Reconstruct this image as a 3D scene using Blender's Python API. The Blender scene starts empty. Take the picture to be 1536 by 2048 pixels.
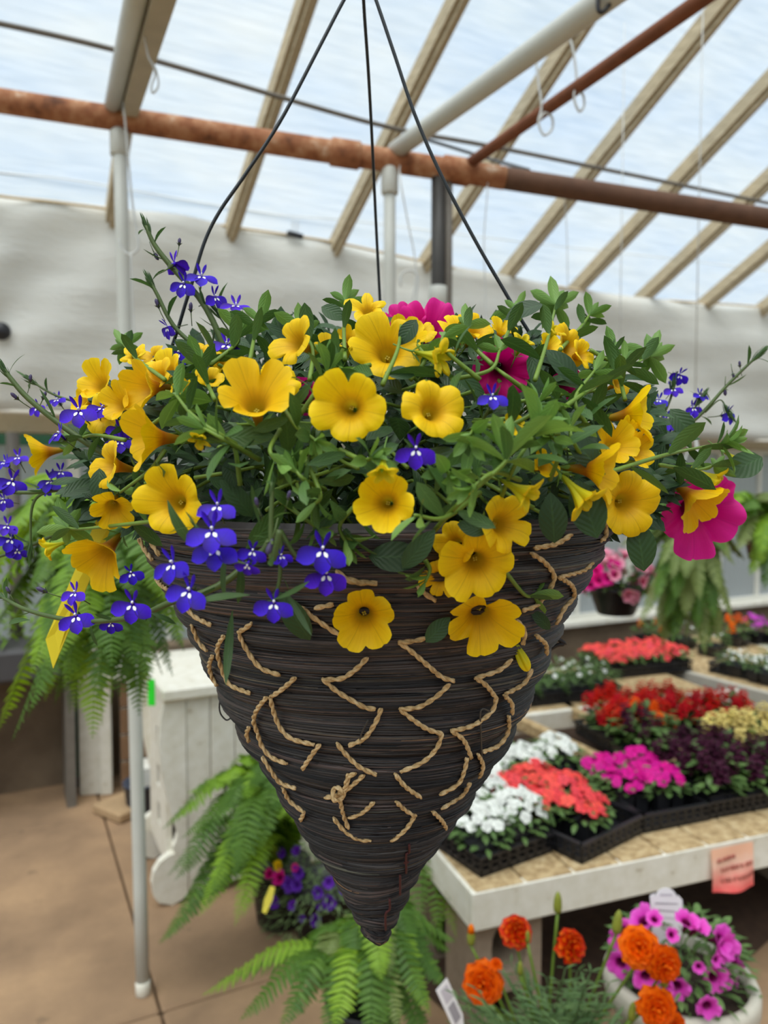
import bpy, math, random
import numpy as np
from mathutils import Vector, Matrix, Quaternion
random.seed(11); RNG = np.random.default_rng(5)
SC = bpy.context.scene
COL = SC.collection
# ------------------------------------------------------------------ camera
F = 1520.0
YAW = math.radians(63.5); PITCH = math.atan(74 / F)
CAM = Vector((0, 0, 1.5))
FH = Vector((math.cos(YAW), math.sin(YAW), 0)); RIGHT = Vector((math.sin(YAW), -math.cos(YAW), 0))
FWD = FH * math.cos(PITCH) - Vector((0, 0, 1)) * math.sin(PITCH)
UP = Vector((0, 0, 1)) * math.cos(PITCH) + FH * math.sin(PITCH)
cd = bpy.data.cameras.new('camera'); cam = bpy.data.objects.new('camera', cd); COL.objects.link(cam)
cd.sensor_fit = 'VERTICAL'; cd.sensor_height = 36; cd.sensor_width = 27
cd.lens = F * 36 / 2048
cd.clip_start = 0.02; cd.clip_end = 200
cd.dof.use_dof = True; cd.dof.focus_distance = 0.46; cd.dof.aperture_fstop = 7.8
cam.matrix_world = Matrix((RIGHT, UP, -FWD)).transposed().to_4x4(); cam.location = CAM
SC.camera = cam
# ------------------------------------------------------------------ world, sun, exposure
SC.view_settings.view_transform = 'Standard'
try: SC.view_settings.look = 'None'
except Exception: pass
SC.view_settings.exposure = 0.0; SC.view_settings.gamma = 1.0; SC.view_settings.use_curve_mapping = False
SC.cycles.use_denoising = True
SC.cycles.max_bounces = 8; SC.cycles.diffuse_bounces = 4; SC.cycles.transparent_max_bounces = 12; SC.cycles.transmission_bounces = 4
SC.cycles.caustics_reflective = False; SC.cycles.caustics_refractive = False
SC.cycles.sample_clamp_indirect = 6
w = bpy.data.worlds.new('sky'); SC.world = w; w.use_nodes = True
nt = w.node_tree; nt.nodes.clear()
o_ = nt.nodes.new('ShaderNodeOutputWorld'); bg = nt.nodes.new('ShaderNodeBackground'); nt.links.new(bg.outputs[0], o_.inputs[0])
tc = nt.nodes.new('ShaderNodeTexCoord'); nz = nt.nodes.new('ShaderNodeTexNoise'); nz.inputs['Scale'].default_value = 2.6; nz.inputs['Detail'].default_value = 5
nt.links.new(tc.outputs['Generated'], nz.inputs['Vector'])
rp = nt.nodes.new('ShaderNodeValToRGB'); rp.color_ramp.elements[0].position = .36; rp.color_ramp.elements[0].color = (.56, .74, .92, 1)
rp.color_ramp.elements[1].position = .70; rp.color_ramp.elements[1].color = (.87, .94, .98, 1)
nt.links.new(nz.outputs['Fac'], rp.inputs[0]); nt.links.new(rp.outputs[0], bg.inputs[0]); bg.inputs[1].default_value = .78
sl = bpy.data.lights.new('sun', 'SUN'); so = bpy.data.objects.new('sun', sl); COL.objects.link(so)
sl.energy = 6.6; sl.angle = math.radians(60); sl.color = (1.0, .96, .88)
sd = (FH * 0.42 + RIGHT * 0.22 + Vector((0, 0, -1.0)))
so.rotation_euler = sd.to_track_quat('-Z', 'Y').to_euler(); so.location = (0, 0, 9)

# ------------------------------------------------------------------ camera maths used to measure places
def ray(x, y): return FWD + RIGHT * ((x - 768) / F) - UP * ((y - 1024) / F)
def P(x, y, d): return CAM + ray(x, y) * d
def onz(x, y, z): r = ray(x, y); return CAM + r * ((z - CAM.z) / r.z)
def onv(x, y, v): r = ray(x, y); return CAM + r * (v / r.y)
def cdir(a, b, c): return (RIGHT * a + UP * b - FWD * c).normalized()

# ------------------------------------------------------------------ mesh helpers
class MB:
    def __init__(s): s.v = []; s.f = []; s.uv = []; s.rnd = []; s.n = 0
    def add(s, V, Fs, UV=None, rnd=0.5):
        V = np.asarray(V, float); b = s.n
        s.v.append(V); s.n += len(V)
        s.f.extend([tuple(i + b for i in f) for f in Fs])
        s.uv.append(np.asarray(UV, float) if UV is not None else np.zeros((len(V), 2)))
        s.rnd.append(np.full(len(V), rnd))
        return s
    def addM(s, geo, M, rnd=0.5):
        V, Fs, UV = geo; A = np.array(M)
        return s.add(V @ A[:3, :3].T + A[:3, 3], Fs, UV, rnd)
    def mesh(s, name, mat, smooth=True):
        me = bpy.data.meshes.new(name)
        V = np.concatenate(s.v) if s.v else np.zeros((0, 3))
        me.from_pydata(V.tolist(), [], s.f)
        U = np.concatenate(s.uv) if s.uv else np.zeros((0, 2)); R = np.concatenate(s.rnd) if s.rnd else np.zeros(0)
        li = np.zeros(len(me.loops), dtype=np.int32); me.loops.foreach_get('vertex_index', li)
        ul = me.uv_layers.new(name='uv'); ul.data.foreach_set('uv', U[li].astype(np.float32).ravel())
        at = me.attributes.new('rnd', 'FLOAT', 'POINT'); at.data.foreach_set('value', R.astype(np.float32))
        if smooth: me.polygons.foreach_set('use_smooth', [True] * len(me.polygons))
        for m in (mat if isinstance(mat, (list, tuple)) else [mat]): me.materials.append(m)
        me.update(); return me
def link(name, me, parent=None, M=None, sub=None):
    o = bpy.data.objects.new(name, me); COL.objects.link(o)
    if parent is not None: o.parent = parent
    if M is not None: o.matrix_local = M
    return o
def tag(o, label=None, cat=None, group=None, kind=None):
    if label: o['label'] = label
    if cat: o['category'] = cat
    if group: o['group'] = group
    if kind: o['kind'] = kind
    return o
def thing(name, loc, label, cat, group=None, rot=0.0):
    o = bpy.data.objects.new(name, None); COL.objects.link(o); o.location = loc; o.rotation_euler = (0, 0, rot); o.empty_display_size = .05
    return tag(o, label, cat, group)
def copy_tree(o, parent=None):
    c = o.copy(); COL.objects.link(c)
    if parent is not None: c.parent = parent
    for ch in KIDS.get(o.name, []): copy_tree(ch, c)
    return c
KIDS = {}
def reg(o):
    if o.parent is not None: KIDS.setdefault(o.parent.name, []).append(o)
    return o
def T(v): return Matrix.Translation(Vector(v))
def box_geo(x0, x1, y0, y1, z0, z1):
    V = [(x0, y0, z0), (x1, y0, z0), (x1, y1, z0), (x0, y1, z0), (x0, y0, z1), (x1, y0, z1), (x1, y1, z1), (x0, y1, z1)]
    return (np.array(V, float), [(3, 2, 1, 0), (4, 5, 6, 7), (0, 1, 5, 4), (1, 2, 6, 5), (2, 3, 7, 6), (3, 0, 4, 7)], np.zeros((8, 2)))
def bbox_geo(x0, x1, y0, y1, z0, z1, b=.004):
    """box with chamfered edges"""
    V = []; 
    for z, i in ((z0, b), (z0 + b, 0), (z1 - b, 0), (z1, b)):
        V += [(x0 + i + b, y0 + i, z), (x1 - i - b, y0 + i, z), (x1 - i, y0 + i + b, z), (x1 - i, y1 - i - b, z), (x1 - i - b, y1 - i, z), (x0 + i + b, y1 - i, z), (x0 + i, y1 - i - b, z), (x0 + i, y0 + i + b, z)]
    Fs = [tuple(range(7, -1, -1)), tuple(range(24, 32))]
    for k in range(3):
        for j in range(8): Fs.append((k * 8 + j, k * 8 + (j + 1) % 8, k * 8 + 8 + (j + 1) % 8, k * 8 + 8 + j))
    return (np.array(V, float), Fs, np.zeros((32, 2)))
def obox(name, geo, mat, parent=None, M=None): return link(name, MB().add(*geo).mesh(name, mat, False), parent, M)
def spline(pts, n):
    """catmull-rom through pts, n samples"""
    p = [np.array(q, float) for q in pts]
    if len(p) == 2: p = [p[0], (p[0] + p[1]) / 2, p[1]]
    p = [2 * p[0] - p[1]] + p + [2 * p[-1] - p[-2]]; m = len(p) - 3; out = []
    for i in range(n):
        u = i / (n - 1) * m; k = min(int(u), m - 1); t = u - k; a, b, c, d = p[k:k + 4]
        out.append(.5 * ((2 * b) + (c - a) * t + (2 * a - 5 * b + 4 * c - d) * t * t + (3 * b - a - 3 * c + d) * t ** 3))
    return np.array(out)
def frames(pts):
    pts = np.asarray(pts); t = np.gradient(pts, axis=0); t /= np.linalg.norm(t, axis=1)[:, None] + 1e-12
    n = np.cross(t[0], [0, 0, 1.]); 
    if np.linalg.norm(n) < 1e-3: n = np.cross(t[0], [1., 0, 0])
    n /= np.linalg.norm(n); N = []
    for k in range(len(pts)):
        n = n - t[k] * (n @ t[k]); n /= np.linalg.norm(n) + 1e-12; N.append(n.copy())
    N = np.array(N); return t, N, np.cross(t, N)
def tube_geo(pts, r, sides=6, cap=True):
    pts = np.asarray(pts, float); m = len(pts); r = np.full(m, r) if np.isscalar(r) else np.asarray(r)
    t, N, B = frames(pts); V = []; UV = []
    for j in range(sides):
        a = 2 * math.pi * j / sides; V.append(pts + (N * math.cos(a) + B * math.sin(a)) * r[:, None])
    V = np.stack(V, 1).reshape(-1, 3); Fs = []
    for k in range(m - 1):
        for j in range(sides): Fs.append((k * sides + j, k * sides + (j + 1) % sides, (k + 1) * sides + (j + 1) % sides, (k + 1) * sides + j))
    if cap: Fs.append(tuple(range(sides - 1, -1, -1))); Fs.append(tuple(range((m - 1) * sides, m * sides)))
    UV = np.stack([np.repeat(np.linspace(0, 1, m), sides), np.tile(np.arange(sides) / sides, m)], 1)
    return V, Fs, UV
def lathe_geo(prof, n=32, close=True):
    V = []; UV = []; Fs = []; m = len(prof)
    for i, (r, z) in enumerate(prof):
        for j in range(n):
            a = 2 * math.pi * j / n; V.append((r * math.cos(a), r * math.sin(a), z)); UV.append((j / n, i / (m - 1)))
    for i in range(m - 1):
        for j in range(n): Fs.append((i * n + j, i * n + (j + 1) % n, (i + 1) * n + (j + 1) % n, (i + 1) * n + j))
    if close: Fs.append(tuple(range(n - 1, -1, -1)))
    return np.array(V), Fs, np.array(UV)
def basis(xdir, normal, loc, s=1.0):
    x = Vector(xdir).normalized(); z = Vector(normal); z = z - x * z.dot(x)
    if z.length < 1e-5: z = x.orthogonal()
    z.normalize(); y = z.cross(x)
    M = Matrix((x, y, z)).transposed().to_4x4()
    if s != 1.0: M = M @ Matrix.Scale(s, 4)
    M.translation = Vector(loc); return M
def facing(zdir, roll, loc, s=1.0):
    """matrix whose +Z looks along zdir, local +Y as near to world up as it goes, then rolled"""
    z = Vector(zdir).normalized(); y = Vector((0, 0, 1)) - z * z.z
    if y.length < 1e-3: y = Vector(FH) 
    y.normalize(); x = y.cross(z)
    M = Matrix((x, y, z)).transposed().to_4x4() @ Matrix.Rotation(roll, 4, 'Z') @ Matrix.Scale(s, 4)
    M.translation = Vector(loc); return M
def leaf_geo(L=1.0, W=.3, bend=.3, fold=.12, n=6, peak=.55, tip=1.0, twist=0.0, petiole=.06, wave=0.0):
    V = []; UV = []
    for i in range(n + 1):
        t = i / n
        e = max(0.0, (t / peak)) ** .9 if t < peak else 1
        wdt = math.sin(min(1, t / peak) * math.pi / 2) ** .8 if t < peak else math.cos((t - peak) / (1 - peak) * math.pi / 2) ** (.75 * tip)
        wdt = max(wdt, petiole if t < .5 else .02) * W / 2
        a = bend * t; x = L * (math.sin(a) / bend if abs(bend) > 1e-4 else t) ; z = -L * ((1 - math.cos(a)) / bend if abs(bend) > 1e-4 else 0)
        tw = twist * t; wz = wave * math.sin(t * 14) * W
        for s in (-1, 0, 1):
            yy = s * wdt * math.cos(tw); zz = z + abs(s) * fold * wdt * 2 + s * wdt * math.sin(tw) + s * wz
            V.append((x, yy, zz)); UV.append((t, .5 + s * .5))
    Fs = []
    for i in range(n):
        for k in range(2): Fs.append((i * 3 + k, (i + 1) * 3 + k, (i + 1) * 3 + k + 1, i * 3 + k + 1))
    return np.array(V), Fs, np.array(UV)

# ------------------------------------------------------------------ materials
def sl_(c):
    return tuple((x / 255 / 12.92 if x / 255 <= .04045 else ((x / 255 + .055) / 1.055) ** 2.4) for x in c)
class N:
    def __init__(s, name):
        s.m = bpy.data.materials.new(name); s.m.use_nodes = True; s.t = s.m.node_tree; s.t.nodes.clear()
        s.out = s.t.nodes.new('ShaderNodeOutputMaterial')
    def n(s, typ, **kw):
        x = s.t.nodes.new('ShaderNode' + typ)
        for k, v in kw.items():
            if k.startswith('_'): setattr(x, k[1:], v)
            else:
                i = x.inputs[int(k[1:])] if k[0] == 'i' and k[1:].isdigit() else x.inputs[k.replace('__', ' ')]
                if hasattr(v, 'is_linked') or isinstance(v, bpy.types.NodeSocket): s.t.links.new(v, i)
                else: i.default_value = v
        return x
    def link(s, a, b): s.t.links.new(a, b)
    def ramp(s, fac, stops):
        x = s.t.nodes.new('ShaderNodeValToRGB'); e = x.color_ramp.elements
        while len(e) < len(stops): e.new(.5)
        for k, (p, c) in enumerate(stops): e[k].position = p; e[k].color = (*c, 1)
        s.link(fac, x.inputs[0]); return x.outputs[0]
    def math(s, op, a, b=0.5, c=0.0, clamp=False):
        return s.n('Math', _operation=op, _use_clamp=clamp, i0=a, i1=b, i2=c).outputs[0]
    def mix(s, fac, a, b, blend='MIX'):
        x = s.t.nodes.new('ShaderNodeMix'); x.data_type = 'RGBA'; x.blend_type = blend
        for sock, v in ((x.inputs[0], fac), (x.inputs[6], a), (x.inputs[7], b)):
            if isinstance(v, bpy.types.NodeSocket): s.link(v, sock)
            elif isinstance(v, (int, float)): sock.default_value = v
            else: sock.default_value = (*v, 1)
        return x.outputs[2]
    def hsv(s, c, h=.5, sat=1.0, v=1.0):
        return s.n('HueSaturation', Color=c, Hue=h, Saturation=sat, Value=v).outputs[0]
    def noise(s, scale, detail=3, vec=None, rough=.5, dist=0.0):
        x = s.n('TexNoise', Scale=scale, Detail=detail, Roughness=rough, Distortion=dist)
        if vec is not None: s.link(vec, x.inputs['Vector'])
        return x.outputs[0]
    def coord(s, which='Object', scale=None):
        t = s.n('TexCoord').outputs[which]
        if scale is None: return t
        mp = s.n('Mapping', Scale=scale); s.link(t, mp.inputs[0]); return mp.outputs[0]
    def surf(s, col, rough=.6, metal=0.0, trans=0.0, bump=None, bs=.3, bd=.002, spec=.4, tcol=None):
        p = s.n('BsdfPrincipled', Roughness=rough, Metallic=metal)
        p.inputs['Specular IOR Level'].default_value = spec
        if isinstance(col, bpy.types.NodeSocket): s.link(col, p.inputs['Base Color'])
        else: p.inputs['Base Color'].default_value = (*col, 1)
        nrm = None
        if bump is not None:
            b = s.n('Bump', Strength=bs, Distance=bd, Height=bump); nrm = b.outputs[0]; s.link(nrm, p.inputs['Normal'])
        sh = p.outputs[0]
        if trans > 0:
            tr = s.n('BsdfTranslucent'); c = tcol if tcol is not None else col
            if isinstance(c, bpy.types.NodeSocket): s.link(c, tr.inputs[0])
            else: tr.inputs[0].default_value = (*c, 1)
            if nrm is not None: s.link(nrm, tr.inputs['Normal'])
            mx = s.n('MixShader', Fac=trans); s.link(sh, mx.inputs[1]); s.link(tr.outputs[0], mx.inputs[2]); sh = mx.outputs[0]
        s.link(sh, s.out.inputs[0]); return s.m
def plain(name, rgb, rough=.6, metal=0.0, var=.12, scale=8, spec=.4, bs=0.0, trans=0.0):
    n = N(name); c = sl_(rgb); f = n.noise(scale, 4, n.coord('Object'))
    col = n.mix(f, tuple(x * (1 - var) for x in c), tuple(min(1, x * (1 + var)) for x in c))
    return n.surf(col, rough, metal, trans, f if bs else None, bs, .003, spec)
def leafmat(name, dark, light, vein=.25, trans=.3, rough=.45):
    n = N(name); a = n.n('Attribute', _attribute_name='rnd').outputs['Fac']; r = n.n('ObjectInfo').outputs['Random']
    f = n.math('FRACT', n.math('ADD', a, r)); uv = n.n('SeparateXYZ', Vector=n.n('UVMap').outputs[0])
    col = n.mix(f, sl_(dark), sl_(light))
    d = n.math('ABSOLUTE', n.math('SUBTRACT', uv.outputs[1], .5))
    vn = n.math('LESS_THAN', d, .035); col = n.mix(n.math('MULTIPLY', vn, vein), col, tuple(min(1, x * 2.2) for x in sl_(light)))
    side = n.math('SINE', n.math('ADD', n.math('MULTIPLY', uv.outputs[0], 46.0), n.math('MULTIPLY', d, 30.0)))
    col = n.mix(.5, col, n.mix(n.noise(90, 2), tuple(x * .75 for x in sl_(dark)), tuple(min(1, x * 1.15) for x in sl_(light))))
    return n.surf(col, rough, trans=trans, bump=side, bs=.14, bd=.001, spec=.35, tcol=n.hsv(col, .49, 1.1, 1.5))
def petalmat(name, stops, veincol=None, vein=.5, trans=.35, rough=.5, under=None):
    n = N(name); uv = n.n('SeparateXYZ', Vector=n.n('UVMap').outputs[0]); x, y = uv.outputs[0], uv.outputs[1]
    col = n.ramp(y, [(p, sl_(c)) for p, c in stops])
    r = n.n('ObjectInfo').outputs['Random']; col = n.hsv(col, n.math('MULTIPLY_ADD', r, .012, .494), 1.0, n.math('MULTIPLY_ADD', r, .16, .93))
    bump = n.noise(60, 2, n.coord('UV'))
    if veincol is not None:
        d = n.math('ABSOLUTE', n.math('SUBTRACT', x, .5)); main = n.math('LESS_THAN', d, .013)
        fade = n.math('SUBTRACT', 1.15, y, clamp=True)
        vv = n.n('CombineXYZ', X=n.math('MULTIPLY', x, 26.0), Y=n.math('MULTIPLY', y, 1.6)).outputs[0]
        fine = n.math('GREATER_THAN', n.noise(1.0, 3, vv), .56); fine = n.math('MULTIPLY', fine, n.math('MULTIPLY', fade, .5))
        k = n.math('MULTIPLY', n.math('ADD', n.math('MULTIPLY', main, fade), fine, clamp=True), vein)
        col = n.mix(k, col, sl_(veincol))
    if under is not None:
        bf = n.n('NewGeometry').outputs['Backfacing']; uc = n.mix(n.math('MULTIPLY', n.math('SUBTRACT', 1.0, y), .7, clamp=True), col, sl_(under)); col = n.mix(bf, col, uc)
    return n.surf(col, rough, trans=trans, bump=bump, bs=.12, bd=.002, spec=.25)
M = {}
M['yellow'] = petalmat('yellow_petal', [(0, (150, 140, 20)), (.40, (176, 108, 8)), (.50, (222, 154, 5)), (.62, (254, 198, 2)), (1, (255, 215, 6))], (140, 84, 8), .7, .30, under=(236, 204, 36))
M['yellowgreen'] = petalmat('opening_petal', [(0, (150, 165, 30)), (.5, (214, 204, 28)), (1, (250, 212, 22))], (150, 140, 20), .5, .3, under=(214, 206, 40))
M['magenta'] = petalmat('magenta_petal', [(0, (90, 0, 50)), (.45, (150, 0, 80)), (.65, (220, 0, 128)), (1, (240, 40, 160))], (150, 0, 90), .5, .35)
M['pink_eye'] = petalmat('pink_petal_dark_eye', [(0, (70, 20, 30)), (.48, (110, 0, 70)), (.6, (225, 60, 190)), (1, (238, 100, 210))], (170, 20, 130), .5, .3)
M['pale_pink'] = petalmat('pale_pink_petal', [(0, (150, 40, 80)), (.5, (205, 60, 110)), (.62, (240, 140, 170)), (1, (248, 175, 198))], (215, 80, 130), .5, .3)
M['lobelia'] = petalmat('violet_petal', [(0, (50, 18, 130)), (.5, (64, 24, 196)), (1, (76, 30, 226))], (40, 12, 130), .4, .25)
M['white_eye'] = plain('white_eye', (245, 245, 255), .5)
for nm, c in (('white', (246, 248, 242)), ('coral', (252, 84, 84)), ('hotpink', (222, 10, 150)), ('scarlet', (214, 14, 18)), ('maroon', (70, 20, 48)), ('cream', (240, 222, 140)), ('salmon', (246, 128, 132)), ('orange', (255, 120, 2)), ('purple', (98, 40, 170)), ('amber', (244, 160, 10)), ('lilac', (196, 70, 190))):
    M[nm] = petalmat(nm + '_petal', [(0, tuple(int(x * .72) for x in c)), (.4, c), (1, c)], None, trans=.28, rough=.55)
M['orange'] = petalmat('orange_petal_bright', [(0, (240, 100, 0)), (.4, (255, 122, 2)), (1, (255, 132, 6))], None, trans=.42, rough=.6)
M['pot_leaf'] = leafmat('grey_green_leaf', (92, 122, 74), (142, 166, 112), .2, .3)
M['deep_orange'] = petalmat('deep_orange_petal', [(0, (190, 30, 0)), (.5, (232, 70, 2)), (1, (250, 128, 8))], None, trans=.25)
M['leaf'] = leafmat('calibrachoa_leaf', (40, 70, 34), (88, 122, 60), trans=.2)
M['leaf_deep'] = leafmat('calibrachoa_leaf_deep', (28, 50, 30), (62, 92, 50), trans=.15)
M['leaf_tip'] = leafmat('calibrachoa_tip_leaf', (82, 124, 52), (130, 166, 84), .3, .25)
M['stem'] = plain('green_stem', (112, 140, 52), .5, var=.25, scale=60, trans=.1)
M['lob_leaf'] = leafmat('lobelia_leaf', (40, 66, 36), (84, 116, 62))
M['lob_stem'] = plain('lobelia_stem', (74, 92, 44), .5, var=.3, scale=80)
M['lob_bud'] = plain('lobelia_bud', (66, 56, 92), .5, var=.4, scale=80)
M['fern'] = leafmat('fern_leaf', (84, 128, 26), (146, 180, 54), .1, .28)
M['fern_dark'] = leafmat('fern_leaf_dark', (46, 84, 26), (98, 134, 44), .1, .25)
M['fern_pale'] = leafmat('fern_leaf_pale', (96, 118, 60), (146, 160, 94), .1, .28)
M['bed_leaf'] = leafmat('bedding_leaf', (62, 92, 48), (112, 142, 80), .2, .25)
M['marigold_leaf'] = leafmat('marigold_leaf', (58, 88, 52), (108, 138, 84), .2, .25)
M['black_plastic'] = plain('black_plastic', (30, 30, 34), .38, var=.3, spec=.5)
M['soil'] = plain('potting_soil', (52, 38, 30), .95, var=.5, scale=70, bs=.6)
# ================================================================== STRUCTURE
WV = 4.1                                             # the back wall stands at y = WV
RZ0, RV0, RS = 2.723, 3.827, 0.5                     # near roof slope
def roofz(v): return RZ0 + RS * (RV0 - v)
RIDGE = -1.0; RIDGEZ = roofz(RIDGE); FARV = -6.0
def roofz2(v): return RIDGEZ - RS * (RIDGE - v)
U0, PITCHU = 1.03, .5585
# materials
n = N('glazing_sheet'); f = n.noise(1.3, 6, n.coord('Object', (1.0, 3.0, 3.0)), .6); g = n.noise(9, 4, n.coord('Object', (.6, 5, 5)))
tint = n.ramp(f, [(.3, (.84, .90, .97)), (.7, (.97, .97, .95))]); tr = n.n('BsdfTransparent', Color=tint); tl = n.n('BsdfTranslucent', Color=(.93, .95, .96, 1)); df = n.n('BsdfDiffuse', Color=(.8, .82, .83, 1))
m1 = n.n('MixShader', i0=.16, i1=tl.outputs[0], i2=df.outputs[0]); fac = n.math('MULTIPLY_ADD', g, .20, .08)
m2 = n.n('MixShader', i0=fac, i1=tr.outputs[0], i2=m1.outputs[0]); n.link(m2.outputs[0], n.out.inputs[0]); M['glazing'] = n.m
n = N('rafter_wood'); c = n.coord('Object', (3, 3, 40)); f = n.noise(6, 5, n.coord('Object', (60, 2, 60))); col = n.ramp(f, [(.25, sl_((128, 112, 88))), (.6, sl_((196, 182, 154))), (.85, sl_((222, 210, 186)))])
M['rafter'] = n.surf(col, .8, bump=f, bs=.3)
M['white_paint'] = plain('white_paint', (226, 224, 214), .5, var=.1, scale=5)
n = N('old_white_paint'); f = n.noise(26, 5, n.coord('Object')); g = n.noise(5, 4, n.coord('Object')); col = n.ramp(f, [(.24, sl_((158, 138, 108))), (.33, sl_((218, 214, 200))), (.8, sl_((238, 236, 228)))]); col = n.mix(n.math('MULTIPLY', g, .3), col, sl_((196, 188, 166)))
M['old_paint'] = n.surf(col, .65, bump=f, bs=.3)
n = N('rust'); f = n.noise(14, 6, n.coord('Object'), .65); col = n.ramp(f, [(.3, sl_((92, 56, 38))), (.46, sl_((152, 98, 66))), (.58, sl_((176, 128, 94))), (.66, sl_((206, 180, 158)))])
M['rust'] = n.surf(col, .85, bump=f, bs=.4)
M['rust_dark'] = plain('dark_rust', (122, 74, 50), .8, var=.45, scale=30, bs=.3)
M['grey_paint'] = plain('grey_paint', (196, 198, 192), .45, var=.1, scale=12)
M['dark_metal'] = plain('dark_metal', (62, 60, 58), .5, var=.4, scale=20)
M['wire'] = plain('black_wire', (38, 42, 46), .35, .3, var=.2, spec=.5)
M['thin_wire'] = plain('galvanised_wire', (200, 202, 200), .35, .2, var=.15)
M['cable'] = plain('grey_cable', (110, 104, 96), .6, var=.3, scale=20)
n = N('concrete_floor'); f = n.noise(1.6, 7, n.coord('Object'), .6); g = n.noise(40, 4, n.coord('Object')); h = n.noise(7, 5, n.coord('Object'), .6)
col = n.ramp(f, [(.28, sl_((112, 90, 70))), (.48, sl_((148, 120, 93))), (.70, sl_((184, 150, 114)))]); col = n.mix(n.math('MULTIPLY', g, .35), col, sl_((120, 96, 72))); col = n.mix(n.math('MULTIPLY', n.math('GREATER_THAN', h, .66), .35), col, sl_((92, 76, 60)))
M['floor'] = n.surf(col, .85, bump=g, bs=.3, bd=.003)
n = N('block_wall'); f = n.noise(2.2, 6, n.coord('Object'), .6); col = n.ramp(f, [(.3, sl_((98, 82, 66))), (.7, sl_((140, 122, 100)))])
M['wall'] = n.surf(col, .9, bump=n.noise(30, 4, n.coord('Object')), bs=.4)
n = N('frosted_pane'); c = n.n('BsdfTranslucent', Color=(.40, .42, .43, 1)); d = n.n('BsdfDiffuse', Color=(.44, .46, .47, 1)); s = n.n('MixShader', i0=.55, i1=c.outputs[0], i2=d.outputs[0]); n.link(s.outputs[0], n.out.inputs[0]); M['pane'] = n.m
n = N('curtain_sheet'); f = n.noise(2.0, 5, n.coord('Object', (1, 1, 4)), .55); g = n.noise(11, 4, n.coord('Object', (1.5, 1, 5)))
col = n.mix(f, sl_((222, 223, 220)), sl_((245, 245, 242))); col = n.mix(n.math('MULTIPLY', g, .3), col, sl_((226, 220, 206)))
M['curtain'] = n.surf(col, .7, trans=.42, bump=g, bs=.25, bd=.02)

# floor: cast slabs with open joints over a bed
fl = tag(obox('floor', box_geo(-5, 9, -7, WV, -.12, -.02), plain('joint_sand', (104, 84, 64), .95, var=.3, scale=30)), kind='structure', label='bare earth bed under the concrete slabs of the greenhouse')
us = [-5, -3.6, -2.2, -.9, .36, 1.62, 2.9, 4.2, 5.6, 7.2, 9]; vs = [-7, -4.5, -2.5, -.8, .8, 2.12, 3.48, WV]
for i in range(len(us) - 1):
    for j in range(len(vs) - 1):
        b = .0032; o = link('slab', MB().add(*bbox_geo(us[i] + b, us[i + 1] - b, vs[j] + b, vs[j + 1] - b, -.019, 0, .006)).mesh('slab', M['floor'], False), fl)
        if .3 < us[i] < 7 and vs[j] > 1 and us[i] > 1.0: pass
gr = tag(obox('ground', box_geo(-40, 50, -40, 50, -.3, -.121), plain('outside_ground', (120, 122, 90), .9)), kind='structure')
# ceiling: rafters + glazing sheets
ce = tag(bpy.data.objects.new('ceiling', None), kind='structure'); COL.objects.link(ce)
def slope_box(u0, u1, h0, h1, v0, v1, zf, geo=bbox_geo):
    V = []; Fs = box_geo(0, 1, 0, 1, 0, 1)[1]
    for h in (h0, h1):
        for (u, v) in ((u0, v0), (u1, v0), (u1, v1), (u0, v1)): V.append((u, v, zf(v) + h))
    return np.array(V), Fs, np.zeros((8, 2))
for k in range(-8, 14):
    u = U0 + PITCHU * k
    for v0, v1, zf in ((RIDGE, WV, roofz), (FARV, RIDGE, roofz2)):
        r = link('rafter', MB().add(*slope_box(u - .028, u + .028, -.085, -.004, v0, v1, zf)).mesh('rafter', M['rafter'], False), ce)
        link('glazing_bar', MB().add(*slope_box(u - .012, u + .012, -.112, -.085, v0, v1, zf)).mesh('glazing_bar', M['rafter'], False), r)
        if k < 13: link('glazing_panel', MB().add(*slope_box(u + .002, u + PITCHU - .002, .0, .004, v0, v1, zf)).mesh('glazing_panel', M['glazing'], False), ce)
UA, UB = U0 - 8 * PITCHU, U0 + 13 * PITCHU
tag(obox('trim_ridge', box_geo(UA, UB, RIDGE - .05, RIDGE + .05, RIDGEZ - .12, RIDGEZ + .02), M['rafter']), kind='structure')
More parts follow.
